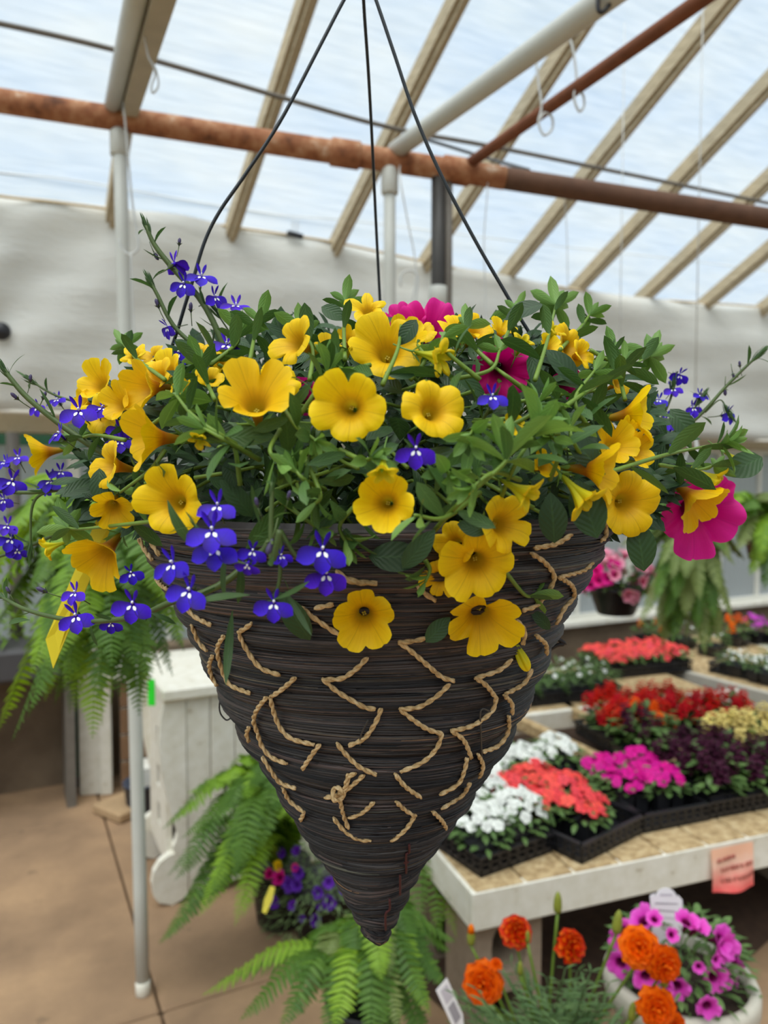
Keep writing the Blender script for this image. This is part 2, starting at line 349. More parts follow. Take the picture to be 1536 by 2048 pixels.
# back wall: knee wall, sill, glazed windows, header
wb = tag(obox('wall_back', box_geo(UA, UB, WV, WV + .16, 0, .455), M['wall']), kind='structure')
tag(obox('trim_sill', bbox_geo(UA, UB, WV - .07, WV + .10, .455, .495, .006), M['old_paint']), kind='structure')
tag(obox('trim_header', bbox_geo(UA, UB, WV - .03, WV + .08, 1.70, 1.80, .006), M['rafter']), kind='structure')
tag(obox('trim_plate', bbox_geo(UA, UB, WV - .03, WV + .08, roofz(WV) - .16, roofz(WV) - .115, .006), M['rafter']), kind='structure')
tag(obox('trim_green', bbox_geo(UA, 1.25, WV - .035, WV - .0, 1.645, 1.695, .003), plain('green_paint', (58, 112, 84), .6)), kind='structure')
tag(obox('wall_upper', box_geo(UA, UB, WV, WV + .05, 1.80, roofz(WV) - .16), M['curtain']), kind='structure')
k = 0; u = UA
while u < UB - .3:
    k += 1; wd = .93
    wn = tag(bpy.data.objects.new('window_%d' % k, None), kind='structure'); COL.objects.link(wn)
    mb = MB().add(*box_geo(u, u + .055, WV, WV + .06, .495, 1.70)).add(*box_geo(u + .055, u + wd, WV, WV + .06, .495, .53)).add(*box_geo(u + .055, u + wd, WV, WV + .06, 1.665, 1.70))
    link('window_frame', mb.mesh('window_frame', M['white_paint'], False), wn)
    link('mullion', MB().add(*box_geo(u + .47, u + .50, WV + .005, WV + .055, .53, 1.665)).mesh('mullion', M['white_paint'], False), wn)
    for a, b in ((u + .055, u + .47), (u + .50, u + wd)):
        V = []; nn = 14
        for i in range(nn + 1):
            x = a + (b - a) * i / nn; yy = WV + .03 + .006 * (i % 2)
            V += [(x, yy, .53), (x, yy, 1.665)]
        link('pane', MB().add(V, [(2 * i, 2 * i + 2, 2 * i + 3, 2 * i + 1) for i in range(nn)]).mesh('pane', M['pane'], False), wn)
    u += wd
# far wall and end walls
tag(obox('wall_front', box_geo(UA, UB, FARV - .1, FARV, 0, roofz2(FARV)), M['pane']), kind='structure')
for nm, uu in (('wall_left', UA - .06), ('wall_right', UB)):
    V = []
    for x in (uu, uu + .05): V += [(x, FARV, 0), (x, WV + .16, 0), (x, WV + .16, roofz(WV) - .1), (x, RIDGE, RIDGEZ - .1), (x, FARV, roofz2(FARV) - .1)]
    Fs = [(0, 1, 2, 3, 4), (9, 8, 7, 6, 5)] + [(i, (i + 1) % 5, 5 + (i + 1) % 5, 5 + i) for i in range(5)]
    tag(link(nm, MB().add(V, Fs).mesh(nm, M['glazing'], False)), kind='structure')

tag(obox('wall_base', box_geo(UA, 1.0, WV - .16, WV - .005, 0, .60), M['wall']), kind='structure'); tag(obox('trim_base', bbox_geo(UA, 1.02, WV - .19, WV - .08, .60, .64, .005), M['wall']), kind='structure')
# earth under the benches
a = onz(1380, 1958, 0); V = []; Fs = []; nx, ny = 40, 30
u0, u1, v0, v1 = 1.06, 6.6, 1.56, 4.02
for j in range(ny + 1):
    for i in range(nx + 1):
        e = min(i, j, nx - i, ny - j); V.append((u0 + (u1 - u0) * i / nx + random.uniform(-.02, .02) * (e == 0), v0 + (v1 - v0) * j / ny + random.uniform(-.02, .02) * (e == 0), .004 + (0 if e == 0 else .015 + random.uniform(0, .025))))
for j in range(ny):
    for i in range(nx): q = j * (nx + 1) + i; Fs.append((q, q + 1, q + nx + 2, q + nx + 1))
tag(link('soil', MB().add(V, Fs).mesh('soil', plain('dark_earth', (68, 50, 38), .95, var=.5, scale=30, bs=.6))), 'dark bare soil spread under the flower benches', 'soil', kind='stuff')

# ================================================================== BIG FRAME: pipes, posts, beams
def pipe(name, a, b, r, mat, label, cat='pipe', sides=16, group=None, sag=0):
    a, b = Vector(a), Vector(b); pts = [a.lerp(b, t) for t in np.linspace(0, 1, 9)]
    pts = [p - Vector((0, 0, sag * 4 * t * (1 - t))) for p, t in zip(pts, np.linspace(0, 1, 9))]
    o = thing(name, a, label, cat, group); link(name.split('_')[-1] + '_tube' if False else 'tube', MB().add(*tube_geo([p - a for p in pts], r, sides)).mesh(name, mat), o); return o
pa, pb = P(-250, 163, 2.1), P(1800, 478, 2.5)
pm_ = pa.lerp(pb, .572); pur = pipe('rusty_pipe', pa, pm_, .0335, M['rust'], 'thick rust-brown pipe with pale patches crossing below the slanted glazing', sides=20)
pur2 = pipe('rusty_pipe', pm_, pb, .0325, plain('brown_rust', (96, 68, 52), .8, var=.4, scale=24, bs=.4), 'darker brown pipe continuing the rust-brown one beyond the joint', sides=20)
def on_pur(x): # point on the pipe seen at pixel column x
    best = min((pa.lerp(pb, t) for t in np.linspace(0, 1, 400)), key=lambda p: abs(768 + F * ((p - CAM).dot(RIGHT)) / (p - CAM).dot(FWD) - x)); return best
def collar(parent, p, d, r, L, mat):
    q = Vector(p) - parent.location; d = Vector(d).normalized()
    link('collar', MB().add(*tube_geo([q - d * L / 2, q - d * L / 2 * .9, q + d * L / 2 * .9, q + d * L / 2], [r * .9, r, r, r * .9], 16)).mesh('collar', mat), parent)
pd = (pb - pa)
for x in (690, 912): collar(pur, on_pur(x), pd, .04, .09, M['rust'])
ps1 = on_pur(240); f1 = onz(286, 1988, 0); f1 = Vector((f1.x, f1.y, 0))
post1 = pipe('support_post', f1, (ps1.x, ps1.y, ps1.z - .03), .0195, M['grey_paint'], 'white metal post standing clear on the concrete floor beside the low white chest', 'post')
collar(post1, (f1.x, f1.y, .02), (0, 0, 1), .021, .04, M['old_paint']); collar(post1, ps1 - Vector((0, 0, .07)), (0, 0, 1), .027, .07, M['grey_paint'])
ps2 = on_pur(781); post2 = pipe('support_post', (ps2.x, ps2.y, .0), (ps2.x, ps2.y, ps2.z - .03), .018, M['grey_paint'], 'white metal post behind the flower basket, its top tied to the rusty pipe', 'post')
collar(post2, ps2 - Vector((0, 0, .06)), (0, 0, 1), .026, .08, M['grey_paint'])
for x, rr, lab in ((876, .0215, 'dark flaking steel post just right of the middle hanger wire, thicker of two'), (897, .0125, 'thin grey steel post tight against the dark flaking post')):
    p = on_pur(x); o = pipe('support_post', (p.x, p.y, 0), (p.x, p.y, p.z - .03), rr, M['dark_metal'] if x < 880 else M['cable'], lab.replace('just right of the middle hanger wire', 'below the pipe joint'), 'post')
    if x < 880: collar(o, (p.x, p.y, 1.5 + (950 - 590) / F * 2.3), (0, 0, 1), .028, .06, M['grey_paint'])
# white plank beam running up over the viewer from the first post
b0 = ps1 + Vector((0, 0, .03)); b1 = P(306, -60, 1.38); d = (b1 - b0); b1 = b0 + d * 1.5; d = b1 - b0
o = thing('roof_brace', b0, 'wide pale plank and pipe running up from the rusty pipe above the white post', 'beam')
x = d.normalized(); up_ = Vector((0, 0, 1)) - x * x.z; up_.normalize(); sdv = up_.cross(x)
link('plank', MB().addM(box_geo(-.05, d.length, .004, .046, -.03, .03), basis(x, up_, (0, 0, 0))).mesh('plank', plain('weathered_plank', (176, 168, 150), .7, var=.2, scale=14), False), o)
link('tube', MB().add(*tube_geo([Vector((0, 0, 0)) + sdv * -.018 - x * .03, sdv * -.018 + d], .023, 14)).mesh('brace_tube', M['grey_paint']), o)
# white pipe and thin rusty pipe leading forward from the rusty pipe
a = on_pur(790) + Vector((0, 0, .03)); b = onz(1215, -6, a.z - .02); pipe('white_pipe', a, a + (b - a) * 1.6, .026, M['grey_paint'], 'smooth pale grey pipe slanting up from the rusty pipe over the white petals of light', 'pipe')['label'] = 'smooth pale grey pipe slanting up from the top of the post behind the basket'
a = on_pur(935) + Vector((0, 0, .02)); b = onz(1405, -2, a.z + .01); o = pipe('slim_rusty_pipe', a, a + (b - a) * 1.5, .0165, M['rust_dark'], 'slim dark rusty pipe slanting up from the pipe joint above the dark posts')
clipP = a
# long thin cable under the rafters, and fine wires
def wire(name, pts, r, mat, label, cat='wire', n=30, group=None):
    pts = [Vector(p) for p in pts]; o = thing(name, pts[0], label, cat, group)
    link('strand', MB().add(*tube_geo(spline([p - pts[0] for p in pts], n), r, 6)).mesh(name, mat), o); return o
wire('roof_cable', [onv(-200, 5, 2.6), onv(250, 105, 2.6), onv(760, 250, 2.6), onv(1050, 306, 2.6), onv(1700, 440, 2.6)], .0085, M['cable'], 'long straight grey cable strung under the rafters above the rusty pipe', 'cable')
wire('slack_cable', [onv(840, 275, 2.5), onv(960, 312, 2.5), on_pur(1055) + Vector((0, 0, .035))], .006, M['dark_metal'], 'short dark cable dropping onto the rusty pipe right beside its joint', 'cable')['label'] = 'short dark cable dropping onto the rusty pipe beyond its joint'
wire('curtain_wire', [onv(x, y, 3.70) for x, y in ((-150, 330), (0, 346), (110, 355), (220, 372), (330, 392), (420, 408), (560, 430), (700, 441), (900, 466), (1100, 490), (1350, 518), (1700, 562))], .0045, plain('white_wire', (186, 190, 192), .5), 'pale sagging wire strung just above the top edge of the white curtain', n=70)

# curtain
cp = []
top = [(-160, 362), (0, 390), (110, 402), (220, 416), (340, 432), (450, 450), (590, 470), (690, 487), (850, 522), (1000, 552), (1130, 574), (1260, 594), (1400, 604), (1536, 614), (1700, 640)]
bot = [(-160, 812), (0, 822), (700, 850), (1480, 880), (1700, 890)]
tp = spline([onv(x, y, 3.75) for x, y in top], 90); bt = spline([onv(x, y, 3.75) for x, y in bot], 90); V = []; UV = []; nr = 16
for i in range(90):
    for j in range(nr + 1):
        t = j / nr; p = tp[i] * (1 - t) + bt[i] * t
        p = p + np.array([0, .018 * math.sin(i * .42 + t * 3) + .02 * math.sin(i * .17 - t * 7) + .008 * math.sin(t * 31 + i * .2), 0])
        V.append(p); UV.append((i / 89, t))
Fs = [(i * (nr + 1) + j, i * (nr + 1) + j + 1, (i + 1) * (nr + 1) + j + 1, (i + 1) * (nr + 1) + j) for i in range(89) for j in range(nr)]
cur = thing('curtain', tuple(tp[0]), 'long white plastic sheet hung along the back wall below the glazing', 'curtain')
sheet = link('sheet', MB().add(np.array(V) - tp[0], Fs, UV).mesh('curtain_sheet', M['curtain']), cur); sm = sheet.modifiers.new('t', 'SOLIDIFY'); sm.thickness = .002
link('hem', MB().add(*tube_geo(tp - tp[0] - np.array([0, 0, .004]), .007, 6)).mesh('hem', plain('beige_hem', (214, 196, 164), .7))  , cur)
link('hem', MB().add(*tube_geo(bt - tp[0], .010, 6)).mesh('hem', plain('white_hem', (222, 216, 204), .7)), cur)
p = onv(590, 470, 3.72); o = thing('spring_clip', p, 'small black spring clip gripping the top edge of the curtain', 'clip')
link('jaw', MB().addM(bbox_geo(-.042, .042, -.012, .012, -.012, .012, .003), basis(Vector((1, 0, -.1)), Vector((0, 0, 1)), (0, 0, 0))).mesh('jaw', M['black_plastic'], False), o)
for s in (-.012, .012): link('clip_wire', MB().add(*tube_geo(spline([(s - .006, 0, .01), (s - .004, 0, .05), (s + .004, 0, .085), (s + .006, 0, .05), (s + .004, 0, .01)], 14), .0016, 5)).mesh('clip_wire', M['thin_wire']), o)

o = thing('knob', onv(2, 663, 3.72), 'small dark round knob on the white curtain near its hanging end', 'knob'); link('disc', MB().add(*lathe_geo([(.02, 0), (.036, .002), (.04, .012), (.03, .024), (.001, .026)], 20)).mesh('disc', M['black_plastic']), o, Matrix.Rotation(math.pi / 2, 4, 'X'))
# hooks and loops of thin wire
def hook(pts, d, label, r=.0022, n=36, top=None):
    return wire('wire_hook', ([top] if top is not None else []) + [P(x, y, d) for x, y in pts], r, M['thin_wire'], label, 'hook', n)
hook([(247, 205), (262, 380), (270, 440), (277, 490), (270, 505), (255, 508), (243, 497), (238, 478)], 2.02, 'open wire hook hanging down in front of the white floor post', .003)
hook([(262, 508), (264, 570), (268, 680), (275, 900), (225, 1010)], 2.0, 'long thin wire dropping from the open hook to the fern basket', .002)
hook([(284, 0), (288, 60), (296, 110), (306, 130), (310, 150), (303, 172), (306, 186), (317, 170), (312, 140), (303, 126)], 1.6, 'twisted wire loop dangling from the wide pale plank', .0022, 50)
hook([(800, 355), (815, 440), (828, 505), (832, 560), (820, 620)], 2.2, 'thin wire ending in a hook close behind the middle hanger wire', .0022, top=on_pur(800))['label'] = 'thin wire hanging from the rusty pipe down behind the basket'
hk = bpy.data.objects['wire_hook.003']; link('open_hook', MB().add(*tube_geo(spline([P(x, y, 2.2) - hk.location for x, y in ((801, 572), (802, 552), (815, 541), (832, 546), (836, 560), (833, 590), (830, 640))], 30), .003, 6)).mesh('open_hook', M['thin_wire']), hk)
hook([(1072, 120), (1077, 165), (1083, 215), (1077, 245), (1088, 270), (1104, 258), (1104, 235), (1090, 226), (1079, 240)], 1.95, 'wire with a big round loop hanging under the pale grey pipe', .0032, 60)
hook([(1150, 45), (1140, 70), (1148, 110), (1153, 160), (1148, 195), (1158, 222), (1168, 212), (1166, 190), (1152, 180)], 1.85, 'wire with a narrow loop hanging beyond the slim rusty pipe', .003, 60)
hook([(975, 380), (968, 480), (971, 600), (971, 700)], 2.3, 'fine straight wire hanging from the rusty pipe beyond the dark posts', .0016, top=on_pur(975))
hook([(1130, 410), (1134, 480), (1136, 620), (1136, 700)], 2.36,  'fine straight wire hanging before the glazing near the curtain top', .0014, top=on_pur(1128))
o = wire('ring_clip', [P(x, y, 1.5) for x, y in ((1196, -12), (1196, 14), (1201, 24), (1212, 18), (1224, 0), (1226, -14))], .0045, M['black_plastic'], 'black clip ring on the pale grey pipe at the top of the picture', 'clip')
# ================================================================== HANGING BASKET
AX = P(752, 1040, .55); AXX, AXY = AX.x, AX.y
def zy(y): return CAM.z + ray(752, y).z * (.55 / (ray(752, y).dot(FWD)))
def zpx(y): r = ray(752, y); t = (Vector((AXX, AXY, 0)) - Vector((CAM.x, CAM.y, 0))).length / math.hypot(r.x, r.y); return CAM.z + r.z * t
HALF = [(1025, 470), (1060, 466), (1100, 448), (1200, 394), (1290, 349), (1390, 302), (1470, 262), (1523, 222), (1580, 189), (1640, 147), (1692, 117), (1746, 87), (1815, 52), (1860, 30), (1880, 20)]
PR = sorted((zpx(y), .55 * math.sin(math.atan(h / F))) for y, h in HALF)
PZ = np.array([a for a, b in PR]); PRR = np.array([b for a, b in PR])
def rad(z): return float(np.interp(z, PZ, PRR))
RIMZ = PZ[-1]; TIPZ = PZ[0]
def on_cone(x, y, off=0.0):
    r = ray(x, y); lo = None; t = .25; best = (9, None)
    while t < .75:
        p = CAM + r * t; h = math.hypot(p.x - AXX, p.y - AXY) - (rad(p.z) + off)
        if h < best[0]: best = (h, t)
        if h <= 0: return CAM + r * t
        t += .0012
    p = CAM + r * best[1]; q = Vector((p.x - AXX, p.y - AXY, 0)); q = q.normalized() * (rad(p.z) + off); return Vector((AXX + q.x, AXY + q.y, p.z))
n = N('dyed_grass'); at = n.n('Attribute', _attribute_name='rnd').outputs['Fac']
col = n.ramp(at, [(0, sl_((24, 19, 20))), (.3, sl_((44, 38, 39))), (.55, sl_((70, 63, 60))), (.80, sl_((96, 74, 68))), (.93, sl_((92, 88, 74))), (1.0, sl_((160, 120, 84)))])
M['grass'] = n.surf(col, .5, bump=n.noise(120, 3, n.coord('Object')), bs=.2, spec=.45)
M['twine'] = None
n = N('twine'); at = n.noise(300, 4, n.coord('Object')); col = n.ramp(at, [(.3, sl_((158, 128, 86))), (.5, sl_((200, 170, 122))), (.75, sl_((224, 200, 158)))]); M['twine'] = n.surf(col, .85, bump=at, bs=.5, bd=.0006)
BASE = Vector((AXX, AXY, TIPZ))
bk = thing('hanging_basket', BASE, 'dark woven grass cone basket laced with tan twine and hung on three wires', 'basket')
cy = [1025, 1072, 1118, 1172, 1228, 1272, 1340, 1415, 1490, 1548, 1604, 1655, 1692, 1730, 1772, 1812, 1848, 1880]
cz = [zpx(y) for y in cy]
for k in range(len(cz) - 1):
    z1, z0 = cz[k], cz[k + 1]; V = []; UV = []; ns, nr = 120, 7; ph = random.uniform(0, 6)
    bul = .0052 if k < 12 else .003
    def surf_r(a, t, k=k, z0=z0, z1=z1, ph=ph, bul=bul):
        z = z0 + (z1 - z0) * t; return rad(z) - .003 + bul * math.sin(math.pi * min(1, t * 1.0)) ** .7 - .0015 * t
    def zz(a, t, z0=z0, z1=z1, ph=.7 * k): return z0 + (z1 - z0) * t + .0018 * math.sin(a + ph) + .0008 * math.sin(3 * a + ph * 2) - TIPZ
    for j in range(nr):
        t = -.05 + 1.25 * j / (nr - 1)
        for i in range(ns):
            a = 2 * math.pi * i / ns; r = surf_r(a, min(1, max(0, t))) - max(0, t - 1) * .012; V.append((r * math.cos(a), r * math.sin(a), zz(a, t)))
    Fs = [(j * ns + i, j * ns + (i + 1) % ns, (j + 1) * ns + (i + 1) % ns, (j + 1) * ns + i) for j in range(nr - 1) for i in range(ns)]
    co = link('coil', MB().add(V, Fs, rnd=.22).mesh('coil', M['grass']), bk)
    mb = MB(); top = k <= 4; cnt = int(240 * (z1 - z0) / .02) if k < 13 else int(170 * (z1 - z0) / .02)
    for s in range(cnt):
        a0 = random.uniform(0, 2 * math.pi); span = random.uniform(.5, 2.4); t = random.uniform(-.02, 1.0); dt = random.uniform(-.14, .14); m = max(6, int(span * 9)); wv = random.uniform(.0004, .0015); ht = random.uniform(.0002, .0016)
        if random.random() < .04: dt *= 3
        tt = np.linspace(0, 1, m); A = a0 + span * tt; V = []
        bow = random.uniform(-.06, .06)
        for q in range(m):
            tq = min(1.03, max(-.04, t + dt * (tt[q] - .5) + bow * math.sin(tt[q] * math.pi))); r = surf_r(A[q], min(1, max(0, tq))); z = zz(A[q], tq); e = math.sin(math.pi * tt[q]) ** .4 if 0 < q < m - 1 else .15
            c, s_ = math.cos(A[q]), math.sin(A[q])
            for (dz, dr) in ((-wv, .0), (0, ht + .0007 * e), (wv, .0)): V.append(((r + dr) * c, (r + dr) * s_, z + dz * e))
        Fs = [(3 * q + h, 3 * q + 3 + h, 3 * q + 4 + h, 3 * q + 1 + h) for q in range(m - 1) for h in range(2)]
        u = random.random(); rn = random.uniform(.0, .72) if not top else random.uniform(.15, .84)
        if u > .965: rn = random.uniform(.86, .95)
        if u > .994: rn = 1.0
        mb.add(V, Fs, rnd=rn)
    tag(link('straw', mb.mesh('straw', M['grass']), co), kind='stuff')
# soil inside
link('soil', MB().add(*lathe_geo([(0.001, RIMZ - TIPZ - .012), (.08, RIMZ - TIPZ - .01), (rad(RIMZ) - .004, RIMZ - TIPZ - .02)], 40, False)).mesh('soil', M['soil']), bk)
# stray straws
for pts in ([(1090, 1282), (1110, 1276), (1133, 1289)], [(1100, 1298), (1115, 1290), (1130, 1288)], [(1210, 1055), (1260, 1068), (1312, 1080)]):
    link('loose_straw', MB().add(*tube_geo(spline([P(x, y, .55) - BASE for x, y in pts], 10), [.0016] * 9 + [.0004], 5), rnd=.2).mesh('loose_straw', M['grass']), bk)
# twine lacing, each stitch one piece following the basket wall
def rope(pts3, r=.00100, pitch=.0125):
    L = sum((pts3[i + 1] - pts3[i]).length for i in range(len(pts3) - 1)); m = max(8, int(L / .0013)); S = spline(pts3, m)
    t, n_, b_ = frames(S); s = np.concatenate([[0], np.cumsum(np.linalg.norm(np.diff(S, axis=0), axis=1))]); mb = MB()
    for ph in (0, math.pi):
        a = 2 * math.pi * s / pitch + ph; C = S + (n_ * np.cos(a)[:, None] + b_ * np.sin(a)[:, None]) * r * .62
        mb.add(*tube_geo(C, np.concatenate([[r * .7], np.full(m - 2, r), [r * .7]]), 6))
    return mb
def c1(*p): return [(400 + x / 2.1943, 1240 + y / 2.1943) for x, y in p]
def c8(*p): return [(660 + x / 2.648, 960 + y / 2.648) for x, y in p]
def c7(*p): return [(360 + x / 3.072, 960 + y / 3.072) for x, y in p]
def c6(*p): return [(x / 2.954, 860 + y / 2.954) for x, y in p]
ST = [c1((170, 50), (185, 95), (230, 170), (275, 215), (352, 242)), c1((105, 68), (78, 115), (80, 165), (108, 250), (140, 290), (220, 322)), c1((55, 155), (40, 200), (52, 250), (75, 290)),
      c1((418, 252), (365, 300), (310, 338)), c1((308, 340), (322, 400), (350, 470), (400, 520), (502, 548)), c1((735, 165), (685, 215), (622, 256), (540, 262)), c1((535, 256), (600, 312), (662, 350), (722, 383), (770, 392)),
      c8((1105, 786), (960, 800), (620, 785), (480, 845), (360, 862))[2:], c1((875, 98), (930, 140), (1000, 200), (1060, 250), (1117, 268)), c1((1097, 280), (1035, 338), (960, 382), (875, 392)), c1((875, 390), (940, 442), (1000, 480), (1062, 500)),
      c1((1370, 172), (1310, 222), (1205, 256)), c1((1210, 254), (1258, 290), (1303, 348)), c1((1300, 345), (1280, 402), (1200, 462), (1100, 488)), c1((1103, 485), (1158, 530), (1192, 608)),
      c1((795, 388), (770, 450), (722, 518), (652, 552)), c1((600, 540), (640, 590), (700, 645), (775, 680)), c1((1062, 498), (1040, 560), (980, 622), (878, 668)), c1((855, 675), (900, 730), (970, 780)),
      c1((525, 546), (490, 592), (448, 656)), c1((720, 680), (662, 730), (612, 765), (548, 780)), c1((684, 672), (652, 690), (640, 735), (605, 762)), c1((610, 775), (628, 850), (650, 915)), c1((652, 675), (640, 720), (628, 760)),
      c1((762, 800), (712, 845), (652, 870)), c1((585, 868), (630, 922), (690, 960), (752, 968)), c1((860, 798), (902, 835), (947, 862)), c1((942, 862), (900, 922), (838, 972)), c1((1020, 840), (1060, 880), (1082, 917)),
      c1((1185, 715), (1150, 770), (1058, 830)), c1((1172, 605), (1160, 660), (1130, 722), (1050, 768)), c1((1458, 215), (1420, 280), (1338, 327)), c1((1335, 330), (1368, 368), (1370, 412)), c1((1355, 420), (1352, 490), (1310, 552), (1240, 580)), c1((1220, 588), (1242, 640), (1226, 692)),
      c1((292, 338), (252, 390), (235, 440), (250, 492)), c1((250, 490), (270, 550), (310, 600), (382, 632)), c1((215, 470), (204, 500), (215, 535)), c1((272, 600), (310, 660), (350, 712), (420, 740)), c1((362, 735), (390, 790), (440, 832), (458, 846)), c1((455, 840), (450, 860), (440, 880)),
      c8((1065, 388), (1140, 440), (1187, 515), (1150, 600), (1092, 665), (1020, 692)), c8((1280, 290), (1200, 338), (1082, 362)), c8((1412, 180), (1460, 240), (1460, 300), (1436, 322)), c8((1392, 440), (1340, 480), (1212, 516)), c8((1210, 512), (1280, 560), (1292, 620), (1240, 682), (1198, 765)),
      c8((1090, 822), (1142, 870), (1148, 922)), c8((985, 740), (1030, 800), (1022, 872)), c7((745, 780), (830, 852), (960, 940), (1002, 952)), c7((825, 788), (942, 764)), c7((955, 580), (1080, 620), (1212, 636)), c7((8, 740), (80, 832), (190, 892)), c7((358, 932), (395, 915), (440, 880)),
      c6((878, 600), (892, 662), (942, 742)), c6((820, 640), (850, 700), (900, 770)), c6((920, 880), (950, 915), (992, 942)), c6((1130, 1150), (1172, 1250), (1222, 1308)), c8((1160, 690), (1230, 640), (1290, 560))[:0] or c8((460, 560), (500, 600), (560, 640)), c8((30, 480), (120, 540), (240, 545))]
tw = []
for pl in ST:
    pts = [on_cone(x, y, .0042) - BASE for x, y in pl]
    pts = [pts[0] * 1.0] + pts[1:]
    tw.append(link('twine_stitch', rope(pts).mesh('twine_stitch', M['twine']), bk))
for t in tw[::2]:                                       # lacing on the far side
    c = t.copy(); COL.objects.link(c); c.rotation_euler = (0, 0, math.pi)
k = on_cone(*c1((607, 764))[0], .0065) - BASE            # knot
kp = [k + Vector((math.cos(a) * .0035 * RIGHT.x, math.cos(a) * .0035 * RIGHT.y, math.sin(a) * .004)) - FH * (.002 * math.sin(a * 2)) for a in np.linspace(0, 7.5, 12)]
link('twine_knot', rope(kp).mesh('twine_knot', M['twine']), bk)
# clip wire loops on the rim side
for pts, d in (([(452, 1392), (440, 1402), (440, 1425), (452, 1440), (462, 1436)], .53), ([(985, 1425), (962, 1420), (962, 1470), (964, 1520)], .46), ([(736, 1440), (722, 1470), (720, 1490)], .41)):
    link('clip_wire', MB().add(*tube_geo(spline([P(x, y, d) - BASE for x, y in pts] if d > .5 else [on_cone(x, y, .0045) - BASE for x, y in pts], 16), .0006, 5)).mesh('clip_wire', M['dark_metal']), bk)
for pl in (c1((918, 985), (918, 1020), (905, 1030), (905, 1110)), c1((878, 1120), (878, 1205)), c1((832, 1225), (832, 1270), (815, 1290), (815, 1360)), c1((895, 1065), (915, 1062))):
    link('binding_thread', MB().add(*tube_geo(spline([on_cone(x, y, .0042) - BASE for x, y in pl], 14), .0009, 5)).mesh('binding_thread', plain('dark_red_thread', (72, 30, 32), .7)), bk)
# three hanger wires meeting at a hook, held by a pipe far above the picture
HK = P(727, -70, .55)
W1 = [(727, -66, .55), (688, 0, .55), (640, 92, .55), (562, 240, .55), (490, 350, .55), (440, 422, .55), (410, 482, .55), (386, 560, .55), (360, 645, .55), (330, 760, .56), (300, 1040, .56)]
W2 = [(727, -66, .55), (727, 0, .57), (737, 150, .60), (745, 300, .63), (752, 450, .66), (760, 605, .68), (768, 760, .69), (770, 1000, .70)]
W3 = [(727, -66, .55), (752, 0, .55), (790, 112, .55), (830, 230, .55), (880, 345, .55), (950, 480, .55), (1025, 610, .55), (1120, 780, .55), (1200, 1040, .55)]
for W in (W1, W2, W3): link('hanger_wire', MB().add(*tube_geo(spline([P(*p) - BASE for p in W], 60), .00135, 7)).mesh('hanger_wire', M['wire']), bk)
hz = roofz(HK.y) - .35
link('hook', MB().add(*tube_geo(spline([HK - BASE + Vector((0, 0, -.005)), HK - BASE + Vector((.012, 0, .01)), HK - BASE + Vector((0, 0, .03)), HK - BASE + Vector((0, 0, .2)), Vector((HK.x, HK.y, hz - .02)) - BASE, Vector((HK.x, HK.y + .03, hz + .035)) - BASE, Vector((HK.x, HK.y + .05, hz)) - BASE], 40), .0018, 6)).mesh('hook', M['wire']), bk)
pipe('basket_rail', (UA, HK.y + .02, hz), (UB, HK.y + .02, hz), .02, M['grey_paint'], 'pale pipe high overhead carrying the wicker cone basket', 'pipe')

# ================================================================== FLOWER MESHES
def corolla(seed, lobes=5, notch=.16, ruffle=.0, nth=60, prof=None, lift=0.0, pleat=0.0, point=0.0, size_var=.11, flat=1.0):
    rg = random.Random(seed)
    prof = prof or [(.030, -.70), (.05, -.61), (.065, -.51), (.08, -.42), (.098, -.34), (.125, -.265), (.165, -.20), (.215, -.145), (.275, -.095), (.335, -.055), (.395, -.022), (.45, .0), (.5, .004)]
    rmax = prof[-1][0]; V = []; UV = []; m = len(prof)
    sv = [1 + rg.uniform(-size_var, size_var) for _ in range(lobes)]; tl = [rg.uniform(-.16, .16) + lift for _ in range(lobes)]; off = [rg.uniform(-.10, .10) for _ in range(lobes + 1)]; off[lobes] = off[0]
    step = 2 * math.pi / lobes; nk = [notch * rg.choice((.55, .8, 1.0, 1.5, 2.0)) for _ in range(lobes)]
    for i, (r, z) in enumerate(prof):
        w = max(0.0, (r / rmax - .22) / .78) * flat; w2 = w * w
        for j in range(nth):
            u = j / nth * lobes; k = int(u); x = u - k
            k2 = (k + 1) % lobes if x > .5 else (k - 1) % lobes; b = .5 - abs(x - .5)
            s = sv[k] * (.5 + min(b * 3, .5)) + sv[k2] * (.5 - min(b * 3, .5)); t = tl[k] * (.5 + min(b * 3, .5)) + tl[k2] * (.5 - min(b * 3, .5))
            nb = nk[k] if x < .5 else nk[(k + 1) % lobes]; R = s * (1 - nb * math.exp(-(b / .09) ** 2) - .05 * math.exp(-(b / .25) ** 2) + .0 - .035 * math.exp(-((x - .5) / .04) ** 2) + point * (math.exp(-((x - .5) / .16) ** 2) - .35))
            rr = r * ((1 - w) + w * R) * (1 + pleat * math.cos(2 * math.pi * x + math.pi) * min(1, i / (m * .5)))
            zz = z + w2 * t * rmax * 2 * .6 - w * .05 * math.exp(-(b / .06) ** 2) + w * .028 * math.cos(2 * math.pi * x) * -1 - w * .018 * math.exp(-((x - .5) / .035) ** 2) + w2 * .03 * math.sin(2 * math.pi * x + k * 1.7 + seed) + ruffle * w2 * math.sin(x * 12.6 + k * 2 + seed) * .06
            a = (k + x + (off[k] * (1 - x) + off[k + 1] * x) * w) * step
            V.append((rr * math.cos(a), rr * math.sin(a), zz)); UV.append((x, i / (m - 1)))
    Fs = [(i * nth + j, i * nth + (j + 1) % nth, (i + 1) * nth + (j + 1) % nth, (i + 1) * nth + j) for i in range(m - 1) for j in range(nth)]
    return np.array(V), Fs, np.array(UV)
